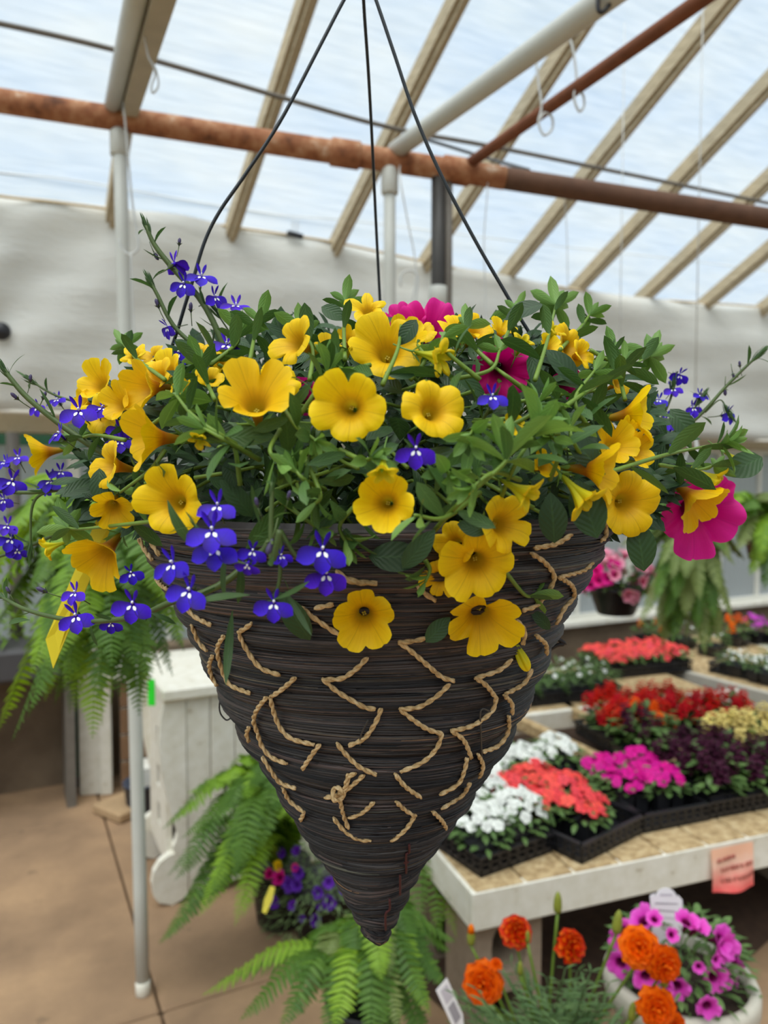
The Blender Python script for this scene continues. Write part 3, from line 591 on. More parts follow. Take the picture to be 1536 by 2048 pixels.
PF_HALF = [(.03, -.62), (.05, -.52), (.06, -.42), (.075, -.32), (.10, -.22), (.135, -.12), (.17, -.04), (.20, .03), (.235, .08), (.28, .105), (.33, .10), (.36, .07)]
PF_BUD = [(.02, -.62), (.045, -.54), (.055, -.44), (.06, -.33), (.075, -.22), (.09, -.12), (.10, -.02), (.10, .06), (.085, .13), (.06, .18), (.02, .21)]
PF_STAR = [(.03, -.45), (.05, -.36), (.07, -.26), (.10, -.16), (.14, -.07), (.19, 0), (.26, .05), (.34, .075), (.42, .07), (.5, .04)]
COR = [MB().add(*corolla(s, notch=nn, lift=lf)).mesh('corolla', M['yellow']) for s, nn, lf in ((1, .16, 0), (2, .2, .1), (3, .13, -.12), (4, .18, .05), (7, .22, -.05), (9, .15, .18))]
CHALF = [MB().add(*corolla(s, notch=.3, prof=PF_HALF, pleat=.16, point=.10)).mesh('opening_corolla', M['yellowgreen']) for s in (11, 12, 13)]
CBUD = [MB().add(*corolla(s, notch=.0, prof=PF_BUD, pleat=.22, size_var=.02, flat=.0)).mesh('bud_corolla', M['yellowgreen']) for s in (21, 22)]
CSTAR = [MB().add(*corolla(s, notch=.42, prof=PF_STAR, pleat=.10, point=.12, lift=.1)).mesh('star_corolla', M['yellow']) for s in (31, 32)]
PET = [MB().add(*corolla(s, notch=.07, ruffle=.7, nth=100, lift=-.05, size_var=.16)).mesh('petunia_corolla', M['magenta']) for s in (41, 42)]
def calyx_mb(n=5, L=.3, z0=-.72, ped=.5):
    mb = MB()
    for k in range(n):
        a = 2 * math.pi * k / n + .3; g = leaf_geo(L, .075, .35, .2, 4)
        mb.addM(g, basis((math.cos(a) * .55, math.sin(a) * .55, .8), (-math.cos(a), -math.sin(a), .5), (math.cos(a) * .02, math.sin(a) * .02, z0)), random.random())
    return mb.add(*tube_geo([(0, 0, z0 + .03), (0, .015, z0 - ped * .4), (0, .06, z0 - ped)], [.028, .02, .018], 6))
CAL = calyx_mb().mesh('calyx', M['leaf_tip'])
st = MB()
for k in range(4): st.add(*tube_geo([(.012 * math.cos(k * 1.6), .012 * math.sin(k * 1.6), -.46), (.02 * math.cos(k * 1.6), .02 * math.sin(k * 1.6), -.37), (.024 * math.cos(k * 1.6), .024 * math.sin(k * 1.6), -.34)], [.006, .006, .016], 6))
STA = st.mesh('stamen', plain('stamen', (196, 176, 60), .6))
# lobelia blossom
def lobelia_mb(seed):
    rg = random.Random(seed); mb = MB()
    for a, L, W, up_ in ((-90, .46, .36, .25), (-90 + 60, .52, .37, .2), (-90 - 60, .52, .37, .2)):
        g = leaf_geo(L, W * rg.uniform(.9, 1.1), .45 + rg.uniform(-.2, .2), .10, 6, .62, .8, 0, .25); a = math.radians(a + rg.uniform(-6, 6))
        mb.addM(g, basis((math.cos(a), math.sin(a), up_), (0, 0, 1), (math.cos(a) * .03, math.sin(a) * .03, 0)))
    for a in (68, 112):
        g = leaf_geo(.40, .10, -.5 + rg.uniform(-.3, .3), .15, 5, .6, .8, 0, .3); a = math.radians(a + rg.uniform(-8, 8))
        mb.addM(g, basis((math.cos(a), math.sin(a), .35), (-math.sin(a) * 0, -.5, 1), (math.cos(a) * .03, math.sin(a) * .03 + .02, 0)))
    mb.add(*tube_geo([(0, 0, .015), (0, .01, -.12), (0, .0, -.3)], [.055, .05, .03], 8)); return mb
LOB = [lobelia_mb(s).mesh('lobelia_corolla', M['lobelia']) for s in (1, 2, 3)]
wm = MB()
for a in (-90 + 34, -90 - 34): 
    a = math.radians(a); wm.addM(leaf_geo(.14, .08, .3, .1, 4, .6), basis((math.cos(a), math.sin(a), .30), (0, 0, 1), (math.cos(a) * .05, math.sin(a) * .05, .022)))
wm.add(*tube_geo([(0, .02, .0), (0, .05, .06), (0, .02, .10)], [.03, .03, .022], 6))
LEYE = wm.mesh('white_eye', M['white_eye'])
LCAL = calyx_mb(5, .22, -.36, .55).mesh('lobelia_calyx', M['lob_stem'])
LBUD = MB().add(*tube_geo(spline([(0, 0, 0), (0, 0, .15), (.01, 0, .32), (.03, 0, .42)], 8), [.03, .06, .075, .08, .085, .075, .05, .01], 7)).mesh('lobelia_bud', M['lob_bud'])

# depth of the plant cushion, measured from the camera
def dep(x, y):
    nx = (x - 752) / 650; ny = (y - 960) / (370 if y < 960 else 230); q = 1 - abs(nx) ** 2.4 - abs(ny) ** 2.4
    d = .55 - .185 * math.sqrt(q) if q > 0 else .55
    if y > 1000:
        h = float(np.interp(y, [a for a, b in HALF], [b for a, b in HALF])); e = h * h - (x - 752) ** 2
        c = .55 - (.55 / F) * math.sqrt(e) * .97 if e > 0 else .55
        d = min(d, c - .012) if y < 1150 else c - .012
    return d
# ------------------------------------------------------------------ yellow calibrachoa
CB = Vector((AXX, AXY, RIMZ - .015))
cal = thing('calibrachoa', CB, 'bushy yellow flowering trailing plant spilling over the dark cone basket', 'plant')
def put_flower(parent, base, name, me, x, y, px, f, off=.0, roll=None, d=None, cmesh=CAL, smesh=STA, limbz=0.0, label=None):
    d = dep(x, y) - off if d is None else d; zc = cdir(*f); s = px * d / F
    m = facing(zc, random.uniform(0, 6.28) if roll is None else roll, P(x, y, d) - base, s)
    o = link(name, me, parent, m)
    if cmesh is not None: link('calyx', cmesh, o)
    if smesh is not None: link('stamen', smesh, o)
    if label: o['label'] = label
    return o
FL = [  # px x, y, width, facing, extra nearness, mesh
    (697, 812, 152, (-.08, -.06, 1), .03, 0, .35), (508, 786, 158, (.04, .52, .8), .03, 1, .2), (873, 812, 138, (.28, .25, .9), .025, 2, 1.0), (770, 1006, 132, (-.14, .0, 1), .022, 3, .5), (338, 1002, 142, (-.22, .05, .95), .02, 0, .0),
    (578, 676, 118, (-.62, .25, .7), .02, 4, .3), (562, 752, 88, (.35, .4, .75), .01, 2, .0), (286, 874, 132, (-.78, .0, .55), .02, 5, .6), (205, 926, 112, (-.62, .15, .6), .012, 4, .2), (74, 906, 84, (-.9, -.15, .3), .0, 5, .0),
    (190, 762, 92, (-.35, .3, .8), .0, 1, .2), (276, 776, 122, (-.7, -.1, .6), .01, 3, .9), (196, 824, 88, (-.3, .1, .9), .0, 2, .0), (196, 1120, 132, (-.22, -.52, .75), .02, 5, .3), (222, 1022, 90, (.1, -.5, .8), .01, 1, .0),
    (775, 690, 150, (0, .3, .9), .0, 0, .2), (925, 646, 100, (.1, .55, .6), -.02, 4, .1), (1148, 688, 96, (.55, .1, .7), .0, 2, .0), (1282, 826, 112, (.8, .1, .35), .005, 5, .2), (1232, 888, 92, (.2, .15, .9), .012, 1, .4), (1284, 900, 84, (.45, .1, .8), .0, 3, .1),
    (1210, 942, 124, (.84, -.1, .4), .03, 5, .2), (1265, 1008, 142, (.22, -.12, .95), .015, 2, .8), (1018, 1048, 132, (.48, .02, .8), .018, 4, .3), (956, 1132, 152, (0, -.22, 1), .032, 0, .94), (965, 1250, 156, (.02, -.48, .82), .03, 1, .3),
    (728, 1240, 138, (.02, -.16, 1), .02, 3, 1.1), (905, 1085, 90, (-.4, .1, .8), .008, 2, .0), (878, 1160, 84, (-.3, -.2, .9), .008, 4, .0), (1402, 1010, 118, (.45, -.55, .5), .0, 5, .2), (1026, 852, 50, (.3, .3, .8), .005, 1, .0), (325, 735, 90, (-.4, .4, .7), -.01, 0, .0),
    (395, 695, 56, (-.1, .6, .6), -.03, 2, .0), (655, 692, 60, (0, .5, .7), -.02, 1, .0), (700, 672, 56, (.2, .5, .7), -.02, 3, .0), (1242, 762, 60, (.5, .3, .7), -.01, 2, 0), (1005, 655, 56, (.2, .6, .6), -.02, 1, 0), (840, 655, 70, (.0, .5, .7), -.02, 2, 0), (440, 720, 58, (.1, .4, .8), -.01, 4, 0), (365, 780, 56, (-.4, .2, .8), .0, 3, 0), (1090, 930, 60, (.3, .2, .8), .0, 1, 0), (300, 705, 60, (-.4, .5, .6), -.02, 4, 0), (1100, 690, 50, (.3, .4, .7), 0, 1, 0), (305, 748, 96, (-.45, .35, .7), .0, 4, .4), (232, 806, 84, (-.5, .1, .8), .004, 1, .8), (160, 806, 62, (-.6, .2, .6), -.004, 3, .2), (420, 752, 58, (.1, .5, .7), .0, 0, .6), (815, 668, 84, (.2, .5, .8), -.006, 5, .3), (955, 652, 84, (.3, .5, .7), -.012, 0, .9), (1172, 705, 72, (.6, .2, .6), -.004, 4, .5), (1262, 862, 62, (.5, .1, .7), .0, 0, .1)]
CLEAR = [(x, y, px * .40, dep(x, y) - off) for x, y, px, f, off, k, roll in FL if px > 70 and off >= .0]
CLEAR += [(1000, 745, 46, .455), (862, 628, 46, .52), (806, 624, 28, .53), (985, 793, 30, .365), (832, 897, 36, .345)]
def hides(pw, m=1.0):
    q = Vector(pw) - CAM; d = q.dot(FWD); px_, py_ = 768 + F * q.dot(RIGHT) / d, 1024 - F * q.dot(UP) / d
    return any(d < dd + .01 and (px_ - x) ** 2 + (py_ - y) ** 2 < (r * m) ** 2 for x, y, r, dd in CLEAR)
for x, y, px, f, off, k, roll in FL: put_flower(cal, CB, 'flower', COR[k], x, y, px, f, off, roll)
for x, y, px, f, off, k in ((880, 716, 96, (.8, -.3, .5), .025, 0), (1105, 660, 70, (.35, .6, .6), .01, 1), (1046, 684, 60, (.2, .5, .7), .0, 2), (1168, 1000, 112, (.5, -.7, .42), .03, 0), (1052, 990, 104, (.62, -.45, .5), .03, 1), (1425, 965, 92, (.6, -.55, .4), .01, 2), (765, 945, 78, (-.05, -.75, .55), .03, 1), (399, 878, 62, (-.15, -.7, .6), .035, 0), (95, 1096, 62, (-.85, -.3, .3), .0, 2), (880, 510 + 200, 50, (.5, .2, .8), .0, 1)):
    put_flower(cal, CB, 'opening_flower', CHALF[k], x, y, px, f, off)
for x, y, px, f, off, k in ((1046, 1322, 105, (.42, -.88, .2), .03, 0), (940, 984, 56, (-.1, .2, .9), .04, 1), (700, 700, 40, (.3, .6, .6), 0, 1), (900, 870, 40, (.2, .3, .9), .02, 0)):
    put_flower(cal, CB, 'flower_bud', CBUD[k], x, y, px, f, off, None, None, CAL, None)
for x, y, px, f, off, k in ((268, 712, 56, (-.2, .6, .7), .0, 0), (735, 620, 76, (-.1, .55, .7), .0, 1)): put_flower(cal, CB, 'opening_flower', CSTAR[k], x, y, px, f, off)
# leaves
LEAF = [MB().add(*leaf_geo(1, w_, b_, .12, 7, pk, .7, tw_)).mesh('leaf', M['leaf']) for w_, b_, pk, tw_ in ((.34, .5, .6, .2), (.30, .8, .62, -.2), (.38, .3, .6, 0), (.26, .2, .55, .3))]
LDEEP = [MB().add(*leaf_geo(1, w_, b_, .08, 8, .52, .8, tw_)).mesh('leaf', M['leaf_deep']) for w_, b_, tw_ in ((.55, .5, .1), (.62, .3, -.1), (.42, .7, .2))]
LTIP = [MB().add(*leaf_geo(1, w_, b_, .25, 6, .64, .7, 0)).mesh('leaf', M['leaf_tip']) for w_, b_ in ((.32, .35), (.28, -.25), (.36, .5))]
TIPG = [leaf_geo(1, w_, b_, .25, 5, .64, .7) for w_, b_ in ((.32, .35), (.28, -.25), (.36, .5))]; LFG = [leaf_geo(1, .31, .5, .12, 5, .62, .75), leaf_geo(1, .26, .8, .12, 5, .62, .75), leaf_geo(1, .38, .3, .1, 5, .58, .75)]
NLEAF = [0]
def shoot(parent, base, pts, nleaf=10, L=.024, tipn=9, tipL=.014, off=0.0, single=True, smat='stem', r=.0011, leafset=None, tipset=None, guard=True):
    """a stem through pixel points (x, y[, extra nearness]) with alternate leaves and a rosette at its tip"""
    W = [P(p[0], p[1], dep(p[0], p[1]) - off - (p[2] if len(p) > 2 else 0)) - base for p in pts]; S = spline(W, 16)
    st_ = link('shoot', MB().add(*tube_geo(S, np.linspace(r * 1.25, r * .7, 16), 6)).mesh('shoot', M[smat]), parent)
    mb = MB(); mbt = MB(); t, n_, b_ = frames(S); ph = random.uniform(0, 6)
    jobs = []
    for k in range(nleaf):
        u = .08 + .86 * (k + .5) / nleaf; i = u * 15; i0 = min(14, int(i)); p = S[i0] * (1 - i + i0) + S[i0 + 1] * (i - i0); a = ph + k * 2.4
        dr = n_[i0] * math.cos(a) + b_[i0] * math.sin(a); sp = .85 - .35 * u
        jobs.append((p, t[i0] * (1.05 - sp) + dr * sp + np.array([0, 0, .12]), t[i0] * .6 - dr * .35 + np.array([0, 0, .35]), L * (1.1 - .45 * u) * random.uniform(.8, 1.15), False))
    for k in range(tipn):
        a = ph + k * 2.4; u = k / max(1, tipn - 1); dr = n_[14] * math.cos(a) + b_[14] * math.sin(a)
        jobs.append((S[-1] - t[-1] * .004 * (1 - u), t[-1] * (.45 + .6 * u) + dr * (.8 - .6 * u), t[-1] * .5 - dr * .6, tipL * (1.25 - .55 * u) * random.uniform(.85, 1.15), True))
    for p, dx, nn, LL, tip in jobs:
        m = basis(dx, nn, p, LL); tipp = base + Vector(p) + Vector(dx).normalized() * LL * .8
        if guard and (hides(tipp) or hides(base + Vector(p) + Vector(dx).normalized() * LL * .35)): continue
        if single and NLEAF[0] < 300 and parent is cal: NLEAF[0] += 1; link('leaf', random.choice(LTIP if tip else LEAF), st_, m)
        else: (mbt if tip else mb).addM(random.choice(TIPG if tip else LFG), m, random.random())
    if mb.n: tag(link('leaves', mb.mesh('leaves', M['leaf'] if leafset is None else leafset), st_), kind='stuff')
    if mbt.n: tag(link('tip_leaves', mbt.mesh('tip_leaves', M['leaf_tip'] if tipset is None else tipset), st_), kind='stuff')
    return st_
SH = [  # the shoots that stand out, nearest first
    ([(1000, 1000), (1030, 930, .03), (1075, 860, .04)], 6, .024, 11, .022), ([(870, 1060), (920, 1005, .035), (1005, 930, .045), (1012, 910, .045)], 6, .028, 10, .022), ([(1040, 960), (990, 945, .04), (945, 975, .045)], 3, .024, 7, .013),
    ([(960, 985), (890, 1035, .035), (828, 1030, .042)], 5, .022, 9, .015), ([(500, 905), (440, 870, .03), (385, 830, .036), (352, 790, .036)], 6, .022, 12, .020), ([(520, 920), (450, 880, .03), (405, 855, .036)], 4, .022, 9, .014),
    ([(690, 720), (688, 660), (690, 600)], 5, .024, 9, .016), ([(765, 770, .01), (795, 700, .02), (802, 650, .02)], 6, .026, 10, .018), ([(1070, 760, .01), (1095, 680, .01), (1112, 608)], 8, .026, 13, .021), ([(1120, 700), (1165, 650), (1180, 628)], 5, .022, 8, .016),
    ([(1120, 820, .02), (1210, 760, .02), (1300, 712)], 9, .028, 12, .021), ([(1200, 950, .02), (1330, 910, .02), (1400, 895, .02), (1450, 885, .02)], 8, .026, 11, .020), ([(330, 1040, .02), (240, 1050, .02), (160, 1058, .015), (135, 1055, .015)], 8, .026, 10, .020),
    ([(330, 760), (270, 715), (248, 690)], 6, .022, 10, .016), ([(960, 760, .01), (890, 700, .03), (885, 672, .03)], 5, .022, 9, .015), ([(985, 730), (945, 690), (930, 650)], 5, .024, 9, .017), ([(1000, 700), (1022, 650), (1032, 618)], 5, .020, 8, .014),
    ([(1000, 1130, .02), (1050, 1190, .02), (1072, 1186, .02)], 4, .020, 8, .014), ([(620, 760), (625, 700), (605, 660)], 5, .024, 8, .016), ([(500, 720), (510, 670), (520, 640)], 5, .024, 8, .017), ([(1010, 860, .02), (960, 850, .03), (940, 870, .035)], 4, .024, 8, .015)]
for s in SH: shoot(cal, CB, s[0], *s[1:])
SH2 = [[(720, 1000), (680, 1050, .01), (695, 1090, .015)], [(850, 1120, .01), (860, 1140, .015), (850, 1165, .02)], [(600, 830), (640, 770, .01), (660, 735, .015)], [(1180, 860, .01), (1150, 800, .02), (1190, 740, .02)], [(430, 800), (405, 745), (400, 725)], [(480, 970, .01), (470, 900, .02), (450, 880, .02)],
       [(1220, 1000), (1150, 890, .02), (1140, 850, .02)], [(600, 900, .01), (640, 985, .02), (628, 1010, .02)], [(650, 980), (610, 960, .02), (590, 940, .02)], [(680, 900, .01), (725, 920, .02), (745, 915, .025)], [(1050, 780), (1010, 750, .01), (990, 735)], [(820, 760), (850, 720, .01), (835, 690)], [(560, 860), (540, 900, .02), (560, 930, .02)],
       [(330, 900), (300, 940, .01), (240, 985, .01)], [(250, 880), (190, 870), (150, 880)], [(1320, 930), (1390, 940, .01), (1430, 930, .01)], [(900, 760), (980, 740, .01), (1000, 700, .0)], [(740, 730), (690, 740, .01), (670, 720, .01)], [(1250, 800), (1240, 750), (1250, 720)], [(420, 730), (470, 690), (480, 660)], [(560, 800), (590, 850, .01), (630, 880, .02)],
       [(1000, 860), (1060, 830, .01), (1080, 800, .02)], [(820, 900), (880, 930, .02), (900, 950, .03)], [(560, 1000), (600, 1030, .01), (640, 1060, .015)], [(1100, 960), (1120, 900, .02), (1100, 870, .03)], [(290, 860), (330, 830, .01), (360, 800, .01)], [(1180, 700), (1220, 720), (1230, 700)]]
for s in SH2: shoot(cal, CB, s, random.randint(5, 9), random.uniform(.02, .027), 7, .014, single=False)
# broad dark leaves hanging below
for x, y, Lpx, f, nrm, k in ((1150, 960, 125, (.35, -.9, .15), (0, .1, 1), 1), (1100, 985, 105, (.1, -1, .1), (-.1, .1, 1), 0), (1270, 1040, 105, (.2, -.95, .1), (.1, .1, 1), 1), (870, 1060, 105, (-.65, -.75, .2), (.1, .2, 1), 2), (850, 1115, 115, (-1, .05, .15), (0, .2, 1), 0), (960, 925, 110, (-1, -.1, .25), (0, .5, 1), 2), (945, 930, 105, (-.9, .35, .2), (0, .4, 1), 2), (900, 1235, 70, (-.7, -.7, .2), (0, .1, 1), 0),
                                (560, 1185, 120, (.55, -.9, .15), (0, .1, 1), 2), (470, 975, 60, (-.2, .9, .2), (0, 0, 1), 1), (440, 960, 100, (.7, -.7, .1), (.1, .3, 1), 2), (205, 1010, 75, (-.15, 1, .2), (-.2, 0, 1), 0), (690, 1105, 50, (.1, 1, .1), (.2, 0, 1), 0), (1130, 870, 100, (.7, -.6, .2), (0, .5, 1), 0), (1390, 880, 80, (-.6, .8, .1), (-.2, .1, 1), 0), (1010, 640, 80, (.7, .4, .3), (0, .6, .8), 0), (1090, 700, 95, (.7, -.6, .2), (0, .6, .8), 0), (1450, 950, 90, (.8, .4, 0), (0, .3, 1), 1),
                                (690, 640, 55, (-.8, .5, .1), (.2, .2, 1), 1), (480, 870, 60, (-.9, .2, .2), (0, .3, 1), 1), (915, 1048, 62, (.9, -.2, .2), (0, .2, 1), 1), (1060, 1220, 60, (.7, -.6, .2), (0, .2, 1), 2), (770, 745, 60, (1, -.05, .2), (0, .6, 1), 1), (800, 690, 60, (.5, .8, .2), (-.2, 0, 1), 1)):
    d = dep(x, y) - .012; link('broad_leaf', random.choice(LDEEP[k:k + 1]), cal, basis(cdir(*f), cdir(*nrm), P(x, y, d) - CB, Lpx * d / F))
# inner foliage that fills the cushion, its shade put into a darker green
mb = MB(); cnt = 0
while cnt < 2900:
    x = random.uniform(120, 1400); y = random.uniform(655, 1130); nx = (x - 752) / 580; ny = (y - 965) / (300 if y < 965 else 130)
    q = abs(nx) ** 2.6 + abs(ny) ** 2.4
    if q > 1: continue
    if y > 1060 and random.random() < .6: continue
    h = math.sqrt(1 - q); d = .55 - (.16 if y < 1000 else .135) * h * random.uniform(-.9, 1.0) ** 1
    dx = Vector(cdir((x - 752) / 500 + random.uniform(-.9, .9), random.uniform(-.7, 1.1), random.uniform(-.2, .9)))
    cnt += 1; LL = random.uniform(.016, .03)
    if hides(P(x, y, d) + dx * LL * .7, 1.15) or hides(P(x, y, d), 1.1): continue
    mb.addM(random.choice(LFG), basis(dx, cdir(random.uniform(-.7, .7), .8, .7), P(x, y, d) - CB, LL), random.random())
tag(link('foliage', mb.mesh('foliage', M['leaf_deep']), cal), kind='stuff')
mb = MB()
for k in range(70):
    a = random.uniform(0, 6.28); x = 752 + random.uniform(-520, 520); y = random.uniform(720, 1040); s0 = Vector((AXX + random.uniform(-.08, .08), AXY + random.uniform(-.08, .08), RIMZ - .02)); e = P(x, y, dep(x, y) + .012)
    mb.add(*tube_geo(spline([s0 - CB, (s0.lerp(e, .55) + Vector((0, 0, .03))) - CB, e - CB], 10), .0011, 5))
tag(link('stems', mb.mesh('stems', M['stem']), cal), kind='stuff')

# ------------------------------------------------------------------ lobelias
LLG = [leaf_geo(1, .16, .7, .1, 5, .6, 1, .3), leaf_geo(1, .12, -.5, .1, 5, .55), leaf_geo(1, .2, .9, .1, 5, .6, 1, -.4)]
LLM = [MB().add(*g).mesh('leaf', M['lob_leaf']) for g in LLG]
def lobelia(base, label, stems, flowers, buds=(), leaves=()):
    L = thing('lobelia', base, label, 'plant', None)
    for pts, d, r, nl, lpx in stems:
        W = [P(x, y, (d if not isinstance(d, (list, tuple)) else d[i]) ) - base for i, (x, y) in enumerate(pts)]; S = spline(W, 24)
        so_ = link('stem', MB().add(*tube_geo(S, np.linspace(r, r * .55, 24), 6)).mesh('lobelia_stem', M['lob_stem']), L); t, n_, b_ = frames(S)
        dd = d if not isinstance(d, (list, tuple)) else d[0]
        for k in range(nl):
            u = .06 + .9 * k / max(1, nl - 1); i = min(23, int(u * 23)); a = k * 2.4 + 1; dr = n_[i] * math.cos(a) + b_[i] * math.sin(a)
            link('leaf', random.choice(LLM), so_, basis(t[i] * .7 + dr * .7, t[i] * .5 - dr * .4 + np.array([0, 0, .3]), S[i], lpx * dd / F * random.uniform(.6, 1.2)))
        for k in range(14):                             # needle tuft at the tip
            a = k * 2.4; dr = n_[-1] * math.cos(a) + b_[-1] * math.sin(a); u = k / 14
            link('leaf', LLM[1], so_, basis(t[-1] * .9 + dr * (.55 - .3 * u), -dr + t[-1] * .3, S[-1] - t[-1] * .009 * (1 - u), 40 * dd / F * random.uniform(.6, 1.0)))
    for fl_ in flowers:
        x, y, px, f, d = fl_[:5]; o = put_flower(L, base, 'flower', random.choice(LOB), x, y, px, f, 0, fl_[5] if len(fl_) > 5 else random.uniform(-.25, .25), d, LCAL, None); link('white_eye', LEYE, o)
    for x, y, px, f, d in buds:
        o = link('bud', LBUD, L, facing(cdir(*f), 0, P(x, y, d) - base, px * 2 * d / F)); link('calyx', LCAL, o, T((0, 0, .36)))
    for x, y, px, f, nrm, d in leaves: link('leaf', random.choice(LLM), L, basis(cdir(*f), cdir(*nrm), P(x, y, d) - base, px * d / F))
    return L
rl = lambda a, b: random.uniform(a, b)
lobelia(P(480, 960, .56), 'violet-blue lobelia with tall upright stem leaning before the white curtain', [
    ([(480, 960), (470, 790), (450, 700), (405, 605), (340, 530), (308, 488), (292, 452)], .53, .0028, 9, 60), ([(470, 900), (430, 740), (350, 655), (315, 590), (300, 562)], .52, .0020, 8, 50), ([(470, 640), (470, 700), (472, 800)], .53, .0010, 0, 30), ([(430, 640), (425, 720), (440, 800)], .54, .0008, 0, 30), ([(520, 800), (480, 700), (430, 620)], .54, .001, 5, 60)],
    [(350, 527, 62, (.3, .5, -.5), .53), (403, 553, 66, (.2, .5, .6), .53), (368, 568, 62, (-.2, .1, .9), .525), (430, 594, 58, (.6, .2, .5), .53), (472, 612, 64, (.1, .75, .6), .53), (335, 655, 52, (-.6, -.2, .6), .52), (453, 690, 74, (.1, .5, .8), .51), (360, 706, 62, (-.5, .1, .6), .51), (405, 742, 50, (.3, -.2, .8), .52)],
    [(308, 505, 22, (.4, -.7, .1), .53), (318, 617, 24, (-.3, .9, .1), .52), (358, 492, 20, (.1, 1, 0), .53), (382, 625, 24, (0, 1, .2), .52)])
lobelia(P(330, 960, .50), 'violet-blue lobelia trailing outward past the low yellow flowers and yellow stake', [
    ([(300, 950), (240, 925), (150, 870), (60, 800), (20, 755), (8, 738)], .47, .0024, 9, 60), ([(300, 990), (170, 976), (60, 985), (-40, 980)], .56, .0024, 8, 50), ([(300, 1030), (140, 1060), (40, 1100), (-60, 1130)], .58, .002, 8, 50), ([(140, 975), (70, 1000), (60, 1100)], .56, .0014, 5, 40), ([(330, 880), (200, 820), (110, 790), (60, 760)], .56, .0014, 6, 40)],
    [(158, 822, 80, (0, .35, .9), .45, .1), (204, 816, 60, (.3, .5, .6), .46), (118, 868, 60, (-.5, .6, .5), .455), (240, 884, 64, (.1, .55, .7), .45), (238, 858, 50, (.2, .2, .8), .46), (115, 800, 46, (-.2, .6, .6), .56), (75, 815, 44, (-.3, .2, .8), .56), (24, 962, 66, (.3, .2, .8), .56), (36, 915, 48, (0, .6, .6), .57), (10, 925, 44, (-.3, .6, .6), .57), (102, 962, 62, (-.2, .5, .8), .56), (122, 944, 48, (.3, .4, .7), .56), (15, 1052, 52, (.1, .5, .7), .57), (22, 1078, 60, (.2, .2, .9), .57), (35, 1100, 48, (.2, -.3, .8), .57), (8, 1000, 50, (-.2, .2, .9), .57), (95, 975, 40, (-.5, .1, .8), .57)],
    [(38, 800, 24, (-.5, .5, .3), .47), (85, 800, 22, (.3, .8, 0), .47), (60, 765, 20, (.1, 1, 0), .48)])
lobelia(P(520, 1090, .45), 'violet-blue lobelia with white-eyed blossoms drooping over the rim at the basket front', [
    ([(560, 1060), (545, 1120), (542, 1060), (545, 965)], .335, .0018, 6, 60), ([(540, 1080), (500, 1130), (430, 1100), (390, 1050)], .345, .0016, 4, 50), ([(545, 1085), (440, 1170), (340, 1205), (270, 1234), (160, 1242), (60, 1222), (0, 1192)], [.40, .385, .39, .40, .42, .44, .46], .0020, 8, 46), ([(560, 1060), (600, 1120), (650, 1130)], .36, .0012, 3, 50), ([(560, 1060), (560, 1150), (548, 1200)], .35, .0012, 3, 46)],
    [(435, 1012, 84, (0, .5, .8), .345, 0), (424, 1062, 106, (.0, .45, .85), .335, .05), (345, 1128, 92, (-.35, .4, .8), .35, .2), (432, 1098, 100, (-.1, .4, .85), .34), (378, 1182, 96, (-.15, .35, .85), .345), (505, 1102, 62, (.2, .1, .9), .34), (562, 1112, 52, (.4, .4, .6), .345), (645, 1100, 104, (.15, .25, .9), .345, -.1), (652, 1148, 92, (.25, .1, .9), .35), (548, 1206, 84, (.0, .2, .9), .345), (262, 1146, 52, (.3, .1, .8), .39), (265, 1208, 84, (.1, .2, .95), .385, -.1), (150, 1186, 60, (-.2, .5, .7), .42), (152, 1232, 78, (0, .3, .95), .415), (222, 1246, 50, (.1, -.2, .7), .425), (495, 1130, 56, (-.1, -.5, .8), .335)],
    [(545, 1078, 40, (-.3, -.9, .2), .33), (516, 1015, 26, (-.2, .9, .2), .33), (576, 1000, 24, (.2, .9, .2), .33), (95, 1185, 28, (-.8, .4, .1), .43), (20, 1188, 20, (-.4, .8, 0), .45)],
    [(465, 1220, 150, (-.1, -1, .1), (.3, 0, 1), .365), (500, 1190, 110, (-.9, .05, .3), (0, .6, 1), .345), (545, 1200, 105, (.85, .3, .3), (0, .6, 1), .345), (455, 1095, 110, (-.2, -.9, .2), (-.5, .2, 1), .35), (480, 1120, 100, (.1, -1, .1), (.5, .1, 1), .35), (335, 1000, 115, (.35, -.9, .2), (-.4, .2, 1), .35), (570, 1180, 110, (.5, -.85, .1), (.2, .1, 1), .36), (610, 1080, 80, (.7, .6, .2), (0, .3, 1), .36), (300, 1225, 60, (.9, -.3, 0), (0, .5, 1), .39), (520, 1050, 90, (-.2, .9, .2), (.3, .1, 1), .345), (600, 1000, 90, (.3, .9, .1), (-.3, .1, 1), .35), (180, 1250, 50, (.2, -1, 0), (0, 0, 1), .41), (60, 1240, 60, (-1, .05, 0), (0, .6, 1), .44)])
